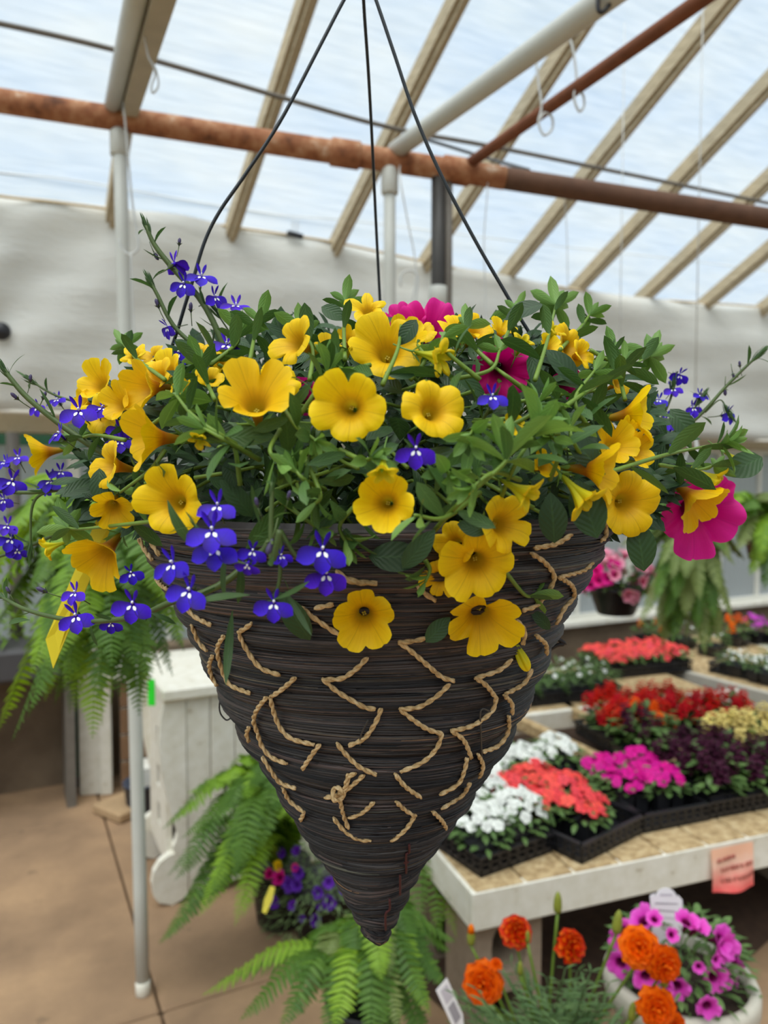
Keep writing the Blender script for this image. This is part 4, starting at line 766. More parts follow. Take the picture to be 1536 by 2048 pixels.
lobelia(P(1290, 950, .60), 'fine stemmed violet lobelia with slim branch tip rising before the far curtain', [
    ([(1280, 960), (1330, 890), (1400, 830), (1450, 775), (1490, 735), (1515, 712)], .62, .0018, 9, 44), ([(1290, 960), (1310, 870), (1340, 800), (1345, 770)], .62, .0014, 5, 40), ([(1320, 900), (1370, 840), (1400, 800)], .62, .0014, 5, 40), ([(1410, 825), (1440, 800), (1456, 822)], .62, .0007, 0, 20)],
    [(1360, 750, 46, (.2, -.2, .8), .62), (1345, 778, 42, (0, .4, .8), .62), (1330, 842, 58, (.1, .4, .8), .61), (1336, 872, 54, (.2, .3, .9), .61), (1386, 816, 44, (.2, .2, .8), .62), (1456, 828, 48, (.5, .1, .7), .62), (1325, 885, 46, (.3, .2, .8), .61), (1318, 800, 40, (-.2, .4, .7), .62), (1400, 790, 36, (.2, .5, .6), .62)],
    [(1480, 735, 16, (-.1, 1, 0), .62), (1450, 775, 20, (.0, -1, 0), .62), (1465, 745, 16, (.3, -1, 0), .62), (1400, 800, 20, (.1, .9, 0), .62)])
lobelia(P(880, 980, .48), 'small lobelia with two white-eyed violet blossoms amid the yellow ones', [
    ([(880, 980), (860, 930), (835, 900)], [.46, .37, .352], .0012, 3, 40), ([(880, 980), (960, 850), (985, 800)], [.46, .38, .368], .0012, 3, 40), ([(640, 1010), (615, 960), (625, 880)], [.44, .38, .36], .0012, 5, 50)],
    [(832, 898, 88, (-.05, -.02, 1), .342, 0), (985, 793, 66, (.05, .45, .9), .36, 0), (905, 905, 30, (.3, .2, .9), .38)], [(625, 870, 22, (0, 1, .1), .36)])
# ------------------------------------------------------------------ magenta petunias
PT = thing('petunia', P(850, 980, .58), 'magenta petunia peeping out behind the topmost yellow flowers of the basket', 'plant')
b = PT.location
link('stem', MB().add(*tube_geo(spline([(0, 0, 0), P(850, 800, .6) - b, P(845, 660, .62) - b], 12), .0018, 6)).mesh('stem', M['stem']), PT)
link('stem', MB().add(*tube_geo(spline([(0, 0, 0), P(960, 860, .5) - b, P(1000, 760, .47) - b], 12), .0018, 6)).mesh('stem', M['stem']), PT)
put_flower(PT, b, 'flower', PET[0], 858, 652, 150, (.1, .45, .85), 0, .3, .52, CAL, None)
put_flower(PT, b, 'flower', PET[1], 804, 640, 92, (-.2, .5, .8), 0, 1.3, .53, CAL, None)
put_flower(PT, b, 'flower', PET[1], 1000, 745, 135, (-.1, -.3, .8), 0, .9, .46, CAL, None)
put_flower(PT, b, 'flower', PET[0], 600, 790, 80, (.2, -.4, .8), 0, .9, .45, CAL, None)
put_flower(PT, b, 'flower', PET[1], 1128, 768, 80, (.2, -.4, .8), 0, .9, .47, CAL, None)
PT2 = thing('petunia', P(1250, 1000, .55), 'magenta petunia drooping past the yellow flower at the far tip of the basket', 'plant')
b = PT2.location
link('stem', MB().add(*tube_geo(spline([(0, 0, 0), P(1320, 960, .58) - b, P(1395, 970, .6) - b], 12), .0018, 6)).mesh('stem', M['stem']), PT2)
put_flower(PT2, b, 'flower', PET[0], 1402, 1026, 176, (.05, -.25, .95), 0, .3, .57, CAL, None)
put_flower(PT2, b, 'flower_bud', CBUD[0], 1480, 922, 60, (.7, -.5, .3), 0, .3, .57, CAL, None)
# yellow plastic stake
sk = thing('plant_stake', P(135, 1215, .50), 'yellow pointed plastic stake hanging below the trailing yellow flower', 'stake'); b = sk.location
pl = [(147, 1135, .49), (181, 1150, .49), (143, 1248, .49), (106, 1337, .49), (91, 1280, .49), (116, 1200, .49)]
pl = [(205, 1010, .57), (234, 1025, .57), (143, 1248, .57), (106, 1337, .565), (91, 1279, .565)]
V = [P(*p) - b for p in pl]; V2 = [v + FWD * .0012 for v in V]; nn = len(V)
mb = MB().add([tuple(v) for v in V + V2], [tuple(range(nn)), tuple(range(2 * nn - 1, nn - 1, -1))] + [(i, nn + i, nn + (i + 1) % nn, (i + 1) % nn) for i in range(nn)])
link('blade', mb.mesh('blade', plain('yellow_plastic', (248, 232, 60), .45, var=.04, trans=.3), False), sk)
# ================================================================== FERNS
def frond_mb(S, W, npair=34, droop=.25, rr=.0016):
    """S: spine points; W: pinna length; pinnae in pairs, each a tapering blade"""
    S = spline(S, npair + 2); t, n_, b_ = frames(S); mb = MB(); mb.add(*tube_geo(S, np.linspace(rr, rr * .4, len(S)), 5), rnd=.2); rn = random.uniform(0, .7)
    for k in range(2, npair + 2):
        u = k / (npair + 1); L = W * (min(1, u * 5) ** .6) * (1 - u ** 2.2 * .93)
        side = np.cross(t[k], [0, 0, 1.]); sn = np.linalg.norm(side); side = side / sn if sn > .25 else b_[k]
        upv = np.cross(side, t[k])
        for s in (-1, 1):
            dx = side * s + t[k] * .28 - np.array([0, 0, droop]) * random.uniform(.3, 1.3)
            mb.addM(FP[(k + (s > 0)) % 2], basis(dx, upv + side * s * .2, S[k], L * random.uniform(.88, 1.08)), min(1, rn + random.uniform(0, .3)))
    return mb
FP = [leaf_geo(1, .27, .5, .12, 4, .22, .8, 0, .8, .0), leaf_geo(1, .24, .2, .15, 4, .2, .9, .2, .8, .0)]
def fern(loc, label, ends, W, mat, pot=None, lift=.1, npair=34, cat='fern', mats=None, basev=None, droop=.25):
    """ends: frond tips, each (x, y, distance, lift)"""
    loc = Vector(loc); o = thing('fern', loc, label, cat)
    if pot:
        r, h = pot; zb = -h
        link('pot', MB().add(*lathe_geo([(r * .72, zb), (r * .76, zb + .004), (r * .97, -.025), (r * 1.03, -.025), (r * 1.04, 0), (r * .96, 0), (r * .93, -.02), (.001, -.025)], 28)).mesh('pot', M['black_plastic']), o)
    for e in ends:
        tip = (P(e[0], e[1], e[2]) - loc); lf = e[3] if len(e) > 3 else lift
        s0 = Vector((random.uniform(-.03, .03), random.uniform(-.03, .03), -.01)); h = Vector((tip.x, tip.y, 0))
        p1 = s0 + h * .22 + Vector((0, 0, lf * .75)); p2 = s0.lerp(tip, .55) + Vector((0, 0, lf * .75)) ; p3 = s0.lerp(tip, .82) + Vector((0, 0, lf * .3))
        link('frond', frond_mb([s0, p1, p2, p3, tip], W * random.uniform(.85, 1.1), npair, droop).mesh('frond', mats[random.randrange(len(mats))] if mats else mat), o)
    return o
# fern hanging behind the yellow stake
lf = P(215, 1075, 1.5)
fr = []
for x, y, d, l in ((25, 1480, 1.45, .07), (60, 1420, 1.35, .08), (185, 1475, 1.35, .06), (15, 1270, 1.5, .1), (-60, 1250, 1.45, .1), (95, 1330, 1.25, .08), (130, 1370, 1.35, .08), (240, 1390, 1.35, .07), (290, 1410, 1.4, .07), (300, 1360, 1.25, .08), (345, 1350, 1.5, .08), (365, 1290, 1.35, .1), (385, 1200, 1.5, .1), (200, 1320, 1.2, .1), (-40, 1150, 1.6, .12), (0, 1040, 1.65, .1), (110, 1230, 1.2, .1), (400, 1130, 1.6, .1), (330, 1200, 1.2, .1), (150, 1420, 1.55, .08), (60, 1180, 1.3, .12), (260, 1280, 1.65, .1), (30, 1100, 1.4, .12), (270, 1190, 1.2, .1), (395, 1260, 1.6, .09), (90, 1400, 1.6, .08)): fr.append((x, y, d, l))
fe = fern(lf, 'long bright green fern hanging on a wire behind the yellow stake', fr + [(e[0] + random.uniform(-30, 30), e[1] + random.uniform(-60, 20), e[2] + random.uniform(-.05, .15), e[3]) for e in fr] + [(e[0] + random.uniform(-40, 40), e[1] + random.uniform(-90, 0), e[2] + random.uniform(-.1, .1), e[3]) for e in fr], .066, M['fern'], (.085, .13), mats=[M['fern'], M['fern'], M['fern_dark'], M['fern_dark']])
link('hanger', MB().add(*tube_geo([(0, 0, -.02), (0, 0, .05), P(226, 1000, 2.0) - lf], .0015, 5)).mesh('hanger', M['thin_wire']), fe)
for a in (0, 2.1, 4.2): link('hanger', MB().add(*tube_geo([(.085 * math.cos(a), .085 * math.sin(a), 0), (.0, .0, .22)], .0015, 5)).mesh('hanger', M['thin_wire']), fe)
# fern hanging before the far window wall
rf = P(1385, 1068, 2.9)
fr = [(1300, 1180, 2.8, .1), (1345, 1285, 2.75, .06), (1330, 1240, 2.7, .08), (1370, 1230, 2.65, .1), (1410, 1310, 2.75, .06), (1395, 1260, 2.7, .08), (1440, 1180, 2.7, .1), (1470, 1130, 2.8, .1), (1260, 1120, 2.85, .12), (1240, 1090, 3.0, .1), (1400, 1200, 2.6, .12), (1350, 1200, 2.6, .12), (1320, 1130, 2.65, .12), (1450, 1100, 2.7, .1), (1290, 1080, 2.8, .12), (1420, 1290, 2.9, .05), (1338, 1270, 2.9, .06), (1430, 1240, 2.7, .08), (1370, 1150, 2.55, .12), (1400, 1020, 2.8, .1), (1310, 1040, 3.0, .08)]
fe = fern(rf, 'pale green fern hanging in front of the grey windows beyond the magenta petunia', fr + [(e[0] + random.uniform(-35, 35), e[1] + random.uniform(-30, 20), e[2] + random.uniform(-.05, .2), e[3]) for e in fr] + [(e[0] + random.uniform(-60, 30), e[1] + random.uniform(-60, 10), e[2] + random.uniform(-.05, .2), e[3]) for e in fr], .068, M['fern_pale'], (.11, .14), mats=[M['fern_pale'], M['fern_pale'], M['fern_dark']], droop=.5, npair=54)
for a in (0, 2.1, 4.2): link('hanger', MB().add(*tube_geo([(.11 * math.cos(a), .11 * math.sin(a), 0), (.0, .0, .4)], .003, 5)).mesh('hanger', M['thin_wire']), fe)
link('hanger', MB().add(*tube_geo([(0, 0, .4), (0, 0, roofz(rf.y) - rf.z)], .002, 5)).mesh('hanger', M['thin_wire']), fe)
rf2 = P(1545, 1050, 3.0)
fr = [(1440, 1010, 2.9, .1), (1450, 1060, 2.8, .12), (1475, 1100, 2.8, .12), (1530, 1180, 2.8, .08), (1500, 1150, 2.8, .1), (1560, 1200, 2.8, .08), (1600, 1150, 2.8, .1), (1490, 1020, 2.8, .1), (1540, 1000, 2.8, .1), (1450, 1030, 3.1, .1), (1640, 1080, 3, .1), (1520, 1110, 2.7, .1), (1460, 985, 3.0, .08)]
fe = fern(rf2, 'yellow-green fern hanging at the very edge of the window wall beside the pale fern', fr, .07, M['fern'], (.11, .14), mats=[M['fern'], M['fern_dark'], M['fern_pale']], droop=.4, npair=40)
link('hanger', MB().add(*tube_geo([(0, 0, -.02), (0, 0, roofz(rf2.y) - rf2.z)], .002, 5)).mesh('hanger', M['thin_wire']), fe)
# ferns on the floor
def stand_for(f_loc, h, label):
    z = f_loc.z - h
    if z > .02:
        o = thing('plant_stand', (f_loc.x, f_loc.y, 0), label, 'stand'); link('top', MB().add(*bbox_geo(-.11, .11, -.11, .11, z - .025, z, .003)).mesh('top', M['old_paint'], False), o)
        for sx in (-1, 1):
            for sy in (-1, 1): link('leg', MB().add(*box_geo(sx * .085 - .015, sx * .085 + .015, sy * .085 - .015, sy * .085 + .015, 0, z - .025)).mesh('leg', M['old_paint'], False), o)
fb = onz(560, 1850, 0); fb = Vector((fb.x, fb.y, .22))
fr = [(318, 1885, 2.15, .12), (345, 1840, 2.1, .18), (350, 1760, 2.15, .22), (375, 1690, 2.2, .25), (345, 1640, 2.3, .28), (375, 1585, 2.4, .22), (430, 1560, 2.35, .22), (470, 1520, 2.4, .2), (515, 1505, 2.4, .2), (560, 1520, 2.4, .15), (590, 1570, 2.35, .15), (430, 1640, 2.1, .25), (490, 1600, 2.15, .25), (420, 1780, 1.95, .25), (470, 1850, 1.9, .2), (400, 1830, 2.0, .2), (520, 1700, 2.0, .28), (560, 1640, 2.1, .25), (450, 1720, 2.0, .26), (600, 1650, 2.2, .2), (380, 1780, 2.2, .2), (500, 1560, 2.3, .2), (540, 1580, 2.2, .2), (470, 1760, 1.9, .28)]
fe = fern(fb, 'big bright fern standing on the floor in front of the low white chest', fr + [(e[0] + random.uniform(-25, 25), e[1] + random.uniform(-25, 25), e[2] + random.uniform(-.05, .1), e[3]) for e in fr], .072, M['fern'], (.10, .20), mats=[M['fern'], M['fern_dark'], M['fern_dark']], droop=.15)
fc = P(730, 1985, 1.75)
fr = [(405, 1990, 1.75, .14), (480, 2040, 1.6, .14), (440, 1960, 1.9, .1), (520, 1925, 1.9, .12), (600, 1895, 1.9, .14), (560, 2060, 1.5, .16), (650, 2080, 1.45, .18), (680, 1900, 1.9, .12), (740, 1860, 1.95, .14), (800, 1830, 1.95, .16), (860, 1850, 1.9, .16), (900, 1900, 1.8, .16), (740, 2090, 1.4, .2), (800, 2060, 1.45, .2), (860, 2030, 1.5, .2), (890, 1970, 1.6, .18), (620, 1990, 1.6, .18), (690, 1960, 1.55, .2), (780, 1950, 1.5, .22), (830, 1900, 1.6, .2), (640, 1940, 1.8, .15), (860, 2100, 1.5, .16), (720, 1910, 1.7, .18), (560, 1960, 1.75, .15)]
fe = fern(fc, 'wide feathery fern low at the bottom beneath the point of the cone basket', fr + [(e[0] + random.uniform(-30, 30), e[1] + random.uniform(-25, 25), e[2] + random.uniform(-.05, .1), e[3]) for e in fr[4:]], .064, M['fern_dark'], (.09, .16), mats=[M['fern_dark'], M['fern_dark'], M['fern'], M['fern_pale']], droop=.15, npair=30)
stand_for(fc, .16, 'small white stand carrying the wide feathery fern')
fd = onz(845, 1835, 0); fd = Vector((fd.x, fd.y, .26))
fr = [(890, 1690, 2.25, .12), (905, 1740, 2.1, .14), (900, 1800, 2.0, .15), (840, 1700, 2.3, .1), (860, 1650, 2.4, .08), (800, 1760, 2.2, .12), (880, 1880, 1.95, .15), (830, 1860, 1.95, .16), (800, 1820, 2.05, .14), (925, 1700, 2.2, .12), (930, 1850, 2.0, .12), (860, 1760, 2.1, .15), (820, 1690, 2.35, .1)]
fe = fern(fd, 'upright yellow-green fern between the cone basket and the corner of the white bench', fr + [(e[0] + random.uniform(-20, 20), e[1] + random.uniform(-25, 25), e[2] + random.uniform(-.05, .1), e[3]) for e in fr], .055, M['fern'], (.10, .22), mats=[M['fern'], M['fern_dark']], droop=.15, npair=28)

# ================================================================== BENCHES
BA = math.radians(-7)
def bench_boards(o, pts, z0, z1, mat, name='side_board', th=.03):
    for a, b_ in zip(pts[:-1], pts[1:]):
        a, b_ = Vector(a), Vector(b_); d = (b_ - a); L = d.length; M_ = basis((d.x, d.y, 0), (0, 0, 1), (a.x, a.y, 0))
        link(name, MB().add(*bbox_geo(0, L, -th / 2, th / 2, z0, z1, .004)).mesh(name, mat, False), o, M_)
n = N('bench_deck'); f = n.noise(40, 5, n.coord('Object'), .65); g = n.noise(4, 4, n.coord('Object')); col = n.ramp(f, [(.3, sl_((126, 100, 68))), (.5, sl_((184, 158, 116))), (.72, sl_((214, 194, 156)))]); M['deck'] = n.surf(n.mix(n.math('MULTIPLY', g, .4), col, sl_((150, 124, 88))), .9, bump=f, bs=.5)
ZB = .47
fb0 = Vector((1.014, 1.556, 0))
fbn = thing('flower_bench', fb0, 'near white-painted bench with tan deck, standing on grey hollow blocks', 'bench', None, BA)
# local axes: x along the front, y to the back
bench_boards(fbn, [(0, 0, 0), (2.9, 0, 0)], ZB - .105, ZB - .004, M['old_paint'])
bench_boards(fbn, [(0.015, .015, 0), (0.015, .62, 0)], ZB - .105, ZB - .004, M['old_paint'])
bench_boards(fbn, [(.02, .62, 0), (2.9, .62, 0)], ZB - .105, ZB - .004, M['old_paint'])
x = .01
while x < 2.85:
    wd = .138; link('deck_plank', MB().add(*bbox_geo(x, x + wd, -.012, .635, ZB - .022, ZB, .003)).mesh('deck_plank', M['deck'], False), fbn); x += wd + .006
for xx in (.95, 1.9): link('joist', MB().add(*box_geo(xx, xx + .04, .02, .6, ZB - .10, ZB - .025)).mesh('joist', M['deck'], False), fbn)
# hollow blocks under it
def block(loc, rot, label):
    o = thing('hollow_block', loc, label, 'block', None, rot); w_, h_, d_ = .19, ZB - .105, .19
    V = []; Fs = []; mb = MB(); ns = 16
    def ring(cz_, y): return [(.052 * math.copysign(abs(math.cos(a)) ** .7, math.cos(a)), y, cz_ + .066 * math.copysign(abs(math.sin(a)) ** .7, math.sin(a))) for a in np.linspace(0, 2 * math.pi, ns, False)]
    def outer(cz_, y, hh): return [(max(-.095, min(.095, 2 * .095 * math.cos(a))), y, cz_ + max(-hh, min(hh, 2 * hh * math.sin(a)))) for a in np.linspace(0, 2 * math.pi, ns, False)]
    for cz_ in (h_ * .25, h_ * .75):
        rs = [outer(cz_, 0, h_ * .25), ring(cz_, 0), ring(cz_, d_), outer(cz_, d_, h_ * .25)]; V = sum(rs, []); Fs = []
        for k in range(4):
            for j in range(ns): Fs.append((k * ns + j, k * ns + (j + 1) % ns, ((k + 1) % 4) * ns + (j + 1) % ns, ((k + 1) % 4) * ns + j))
        mb.add(V, Fs)
    link('shell', mb.mesh('shell', plain('concrete_block', (150, 134, 116), .95, var=.25, scale=40, bs=.5), False), o)
ub = Vector((math.cos(BA), math.sin(BA), 0)); vb = Vector((-math.sin(BA), math.cos(BA), 0))
block(fb0 + ub * .13 + vb * .03, BA, 'grey hollow block standing on end under the corner of the near white bench')
block(fb0 + ub * 1.5 + vb * .04, BA, 'grey hollow block under the middle of the near white bench front'); block(fb0 + ub * .13 + vb * .40, BA, 'grey hollow block under the back corner of the near white bench'); block(fb0 + ub * 1.5 + vb * .40, BA, 'grey hollow block under the middle of the near white bench back'); block(fb0 + ub * 2.7 + vb * .03, BA, 'grey hollow block under the far end of the near white bench')
# pale sheet sign
s0 = onz(1419, 1682, ZB - .01); s1 = onz(1506, 1662, ZB - .01)
d = s1 - s0; d.z = 0; d = ub * d.length; d = d * .9; a = fb0 + ub * ((s0 - fb0).dot(ub) - .03) - vb * .020 + Vector((0, 0, ZB - .012)); sg = thing('paper_sign', a, 'creased pink paper sign stapled to the front board of the near white bench', 'sign')
nx, ny = 12, 10; V = []; UV = []
for j in range(ny + 1):
    for i in range(nx + 1):
        u, v = i / nx, j / ny; p = d * (u * 1.0) - Vector((0, 0, .118 * v + .01 * math.sin(u * 2.5) * v)) - vb * (.004 + .006 * math.sin(u * 7 + v * 4) * v + .012 * v * v); V.append(tuple(p)); UV.append((u, 1 - v))
Fs = [(j * (nx + 1) + i, j * (nx + 1) + i + 1, (j + 1) * (nx + 1) + i + 1, (j + 1) * (nx + 1) + i) for j in range(ny) for i in range(nx)]
n = N('sign_paper'); uv = n.n('SeparateXYZ', Vector=n.n('UVMap').outputs[0])
col = n.ramp(n.math('ADD', uv.outputs[1], n.math('MULTIPLY', n.noise(5, 3, n.coord('UV')), .35)), [(.15, sl_((246, 96, 96))), (.42, sl_((250, 150, 138))), (.8, sl_((250, 206, 184))), (1, sl_((250, 196, 166)))])
n.surf(col, .7, trans=.15); link('sheet', MB().add(V, Fs, UV).mesh('paper_sheet', n.m), sg)
ink = plain('faded_ink', (190, 112, 100), .8)
lines = [(.18, .30, .62), (.26, .50, .92), (.12, .72, .95)]
for y0, _a, x1 in ((.24, 0, .55), (.48, 0, .92), (.72, 0, .95)):
    mb = MB(); xs = .12 + (.1 if y0 > .4 else 0)
    while xs < x1:
        wd = random.uniform(.03, .06); m = 9; pts = []
        for q in range(m):
            u = xs + wd * q / (m - 1); v = y0 + .05 * math.sin(q * 1.7 + xs * 50) - .10 * (u - .5); pts.append(d * u - Vector((0, 0, .118 * v + .01 * math.sin(u * 2.5) * v)) - vb * (.0065 + .006 * math.sin(u * 7 + v * 4) * v + .012 * v * v))
        mb.add(*tube_geo(pts, .0011, 4)); xs += wd + random.choice((.012, .012, .035))
    link('writing', mb.mesh('writing', ink), sg)
# rear bench and rails
rb0 = Vector((1.72, 2.66, 0)); rbn = thing('flower_bench', rb0, 'rear white-edged bench of trays close to the back wall', 'bench', None, BA)
for pts in ([(0, 0, 0), (1.44, 0, 0)], [(0, .62, 0), (1.40, .62, 0)], [(.015, 0, 0), (.015, .62, 0)]): bench_boards(rbn, pts, ZB - .085, ZB - .002, M['old_paint'])
x = .01
while x < 1.30:
    link('deck_plank', MB().add(*bbox_geo(x, x + .138, .012, .61, ZB - .022, ZB, .003)).mesh('deck_plank', M['deck'], False), rbn); x += .144
for xx, yy in ((.03, .03), (.03, .55), (1.36, .03), (1.34, .55)): link('leg', MB().add(*box_geo(xx, xx + .06, yy, yy + .06, 0, ZB - .03)).mesh('leg', M['old_paint'], False), rbn)
a = onz(1390, 1346, ZB); b_ = onz(1560, 1390, ZB); d = b_ - a; d.z = 0; a = a - d.normalized() * .62; d = b_ - a; d.z = 0
sb = thing('flower_bench', (a.x, a.y, 0), 'side bench whose long pale edge board runs beyond the scarlet flowers', 'bench', None, math.atan2(d.y, d.x))
L = d.length
bench_boards(sb, [(0, 0, 0), (L, 0, 0)], ZB - .10, ZB + .0, plain('grey_white_board', (186, 180, 168), .7, var=.15, scale=12)); bench_boards(sb, [(0, .9, 0), (L, .9, 0)], ZB - .10, ZB, M['old_paint'])
x = .01
while x < L - .1: link('deck_plank', MB().add(*bbox_geo(x, x + .138, .02, .9, ZB - .022, ZB - .002, .003)).mesh('deck_plank', M['deck'], False), sb); x += .144
for xx in (.03, L - .1):
    for yy in (.03, .82): link('leg', MB().add(*box_geo(xx, xx + .06, yy, yy + .06, 0, ZB - .03)).mesh('leg', M['old_paint'], False), sb)
for i, (p, q, lab) in enumerate((((1020, 1424), (1248, 1532), 'long tan rail bridging the gap between benches beside the rear white flowers'), ((1150, 1416), (1240, 1470), 'short tan rail bridging the gap between benches near the scarlet flowers'))):
    a, b_ = onz(*p, ZB), onz(*q, ZB); d = b_ - a; a = a - d.normalized() * .12
    o = thing('wooden_rail', (a.x, a.y, ZB - .05), lab, 'rail'); link('board', MB().add(*bbox_geo(0, d.length + .3, -.02, .02, 0, .05, .004)).mesh('board', M['deck'], False), o, basis((d.x, d.y, 0), (0, 0, 1), (0, 0, 0)))
gp = [onz(1040, 1470, .30), onz(1240, 1560, .30)]
o = thing('plank_shelf', (1.80, 2.16, .20), 'brown boards lying low in the gap between the near and rear benches', 'board'); 
for i in range(3): link('plank', MB().add(*bbox_geo(-.45, .55, .015 + .13 * i, .135 + .13 * i, 0, .022, .003)).mesh('plank', plain('brown_board', (124, 98, 70), .9, var=.25, scale=14), False), o)
for xx in (-.4, .45): link('leg', MB().add(*box_geo(xx, xx + .05, .05, .36, -.195, 0)).mesh('leg', M['deck'], False), o)

# ================================================================== TRAYS AND BEDDING PLANTS
def tray(loc, rot, w_, d_, label, h=.055, group=None):
    o = thing('plant_tray', loc, label, 'tray', group, rot); t = .003; mb = MB()
    mb.add(*box_geo(0, w_, 0, d_, 0, .004))
    link('floor_panel', mb.mesh('floor_panel', M['black_plastic'], False), o); mb = MB()
    for (x0, x1, y0, y1) in ((-.006, w_ + .006, -.006, .006), (-.006, w_ + .006, d_ - .006, d_ + .006), (-.006, .006, 0, d_), (w_ - .006, w_ + .006, 0, d_)): mb.add(*box_geo(x0, x1, y0, y1, h - .008, h))
    link('rim', mb.mesh('rim', M['black_plastic'], False), o); mb = MB()
    for L, horiz in ((w_, True), (d_, False)):
        m = max(3, int(L / .028))
        for off in (0, d_ - t if horiz else w_ - t):
            for z0, z1 in ((.0, .018), (.028, .034)): mb.add(*(box_geo(0, L, off, off + t, z0, z1) if horiz else box_geo(off, off + t, 0, L, z0, z1)))
            for i in range(m + 1):
                a = L * i / m - .004
                mb.add(*(box_geo(max(0, a), min(L, a + .010), off, off + t, 0, h - .008) if horiz else box_geo(off, off + t, max(0, a), min(L, a + .010), 0, h - .008)))
    link('lattice_wall', mb.mesh('lattice_wall', M['black_plastic'], False), o); return o
def pack_geo(w_, d_, h):
    mb = MB()
    for i in range(2):
        for j in range(2):
            x0, x1, y0, y1 = i * w_ / 2 + .002, (i + 1) * w_ / 2 - .002, j * d_ / 2 + .002, (j + 1) * d_ / 2 - .002; q = .007
            V = [(x0 + q, y0 + q, 0), (x1 - q, y0 + q, 0), (x1 - q, y1 - q, 0), (x0 + q, y1 - q, 0), (x0, y0, h), (x1, y0, h), (x1, y1, h), (x0, y1, h), (x0 + .003, y0 + .003, h - .006), (x1 - .003, y0 + .003, h - .006), (x1 - .003, y1 - .003, h - .006), (x0 + .003, y1 - .003, h - .006)]
            mb.add(V, [(3, 2, 1, 0), (0, 1, 5, 4), (1, 2, 6, 5), (2, 3, 7, 6), (3, 0, 4, 7), (4, 5, 9, 8), (5, 6, 10, 9), (6, 7, 11, 10), (7, 4, 8, 11), (8, 9, 10, 11)])
    return mb
def blossom(mat, seed, petals=5, wide=.62, cup=.1, double=False):
    rg = random.Random(seed); mb = MB()
    for lay in range(2 if double else 1):
        for k in range(petals):
            a = 2 * math.pi * (k + .5 * lay) / petals + rg.uniform(-.12, .12); s = .5 * (1 - .3 * lay)
            mb.addM(leaf_geo(s, wide * s * 1.9, .35 + rg.uniform(-.2, .2), .05, 4, .62, .6, 0, .3, .03), basis((math.cos(a), math.sin(a), cup + .45 * lay), (-.2 * math.cos(a), -.2 * math.sin(a), 1), (0, 0, .01 + .03 * lay)))
    mb.add(*tube_geo([(0, 0, .015), (0, 0, -.25)], [.035, .015], 5)); return mb.mesh('blossom', M[mat])
def head(mat, seed, n_=14):
    """ruffled flower spike"""
    rg = random.Random(seed); mb = MB()
    for k in range(n_):
        z = k / n_; a = k * 2.4; r = .30 * (1 - z * .65)
        for s in (-.5, .5): mb.addM(leaf_geo(.42 * (1 - .4 * z), .40 * (1 - .4 * z), .9, .1, 3, .6, .7, 0, .3, .05), basis((math.cos(a + s), math.sin(a + s), .3), (-.4 * math.cos(a), -.4 * math.sin(a), 1), (r * .25 * math.cos(a), r * .25 * math.sin(a), z * 1.0)))
    return mb.mesh('flower_spike', M[mat])
BL = {k: [blossom(k, s) for s in (1, 2, 3)] for k in ('white', 'coral', 'hotpink', 'salmon', 'purple', 'lilac', 'amber')}
HD = {k: [head(k, s) for s in (1, 2)] for k in ('scarlet', 'maroon', 'cream', 'orange')}
BFG = [leaf_geo(1, .5, .5, .1, 4, .45), leaf_geo(1, .4, .8, .1, 4, .5), leaf_geo(1, .55, .3, .1, 4, .45)]
SFG = [leaf_geo(1, .2, .5, .1, 3, .5), leaf_geo(1, .16, .8, .1, 3, .5)]
def leafball(w_, d_, z0, z1, n_, L, geos, mat):
    mb = MB()
    for k in range(n_):
        a = random.uniform(0, 6.28); r = math.sqrt(random.random()); t = random.random() ** .7; x = w_ / 2 * r * math.cos(a); y = d_ / 2 * r * math.sin(a); z = z0 + (z1 - z0) * t * (1 - .45 * r * r)
        mb.addM(random.choice(geos), basis((math.cos(a) * (r + .2) + random.uniform(-.4, .4), math.sin(a) * (r + .2) + random.uniform(-.4, .4), random.uniform(-.1, .7)), (math.cos(a) * .3, math.sin(a) * .3, 1), (x, y, z), L * random.uniform(.7, 1.2)), random.random())
    return mb.mesh('foliage', mat)
PK = {}
def pack(loc, rot, key, label, group, w_=.125, d_=.125, nfl=26, fs=.030, top=.13, kind='blossom', leafm='bed_leaf', geos=BFG, L=.035, tw=1.25, floc=None):
    o = thing('bedding_plant', loc, label, 'plant', group, rot); ck = (key, kind, leafm, round(w_, 3), round(top, 3), L)
    if ck not in PK: PK[ck] = (pack_geo(w_, d_, .06).mesh('cell_pack', M['black_plastic'], False), [leafball(w_ * tw, d_ * tw, .05, top - .005, 90, L, geos, M[leafm]) for _ in range(2)])
    pm, lm = PK[ck]; link('cell_pack', pm, o, T((-w_ / 2, -d_ / 2, 0))); tag(link('foliage', random.choice(lm), o), kind='stuff')
    for k in range(nfl):
        r = math.sqrt((k + .5) / nfl); a = k * 2.4 + random.uniform(-.3, .3); x, y = w_ / 2 * tw * 1.02 * r * math.cos(a), d_ / 2 * tw * 1.02 * r * math.sin(a); z = top - (top - .06) * .5 * r * r + random.uniform(-.012, .012)
        if kind == 'blossom': link('flower', random.choice(BL[key]), o, facing(Vector((x * 7 + random.uniform(-.3, .3), y * 7 + random.uniform(-.3, .3) - .35, .8)), random.uniform(0, 6), (x, y, z), fs * random.uniform(.8, 1.15)))
        else: link('flower_spike', random.choice(HD[key]), o, facing(Vector((x * 2.5 + random.uniform(-.2, .2), y * 2.5 + random.uniform(-.2, .2), 1)), random.uniform(0, 6), (x, y, z - .02), fs * random.uniform(.8, 1.15)))
    return o
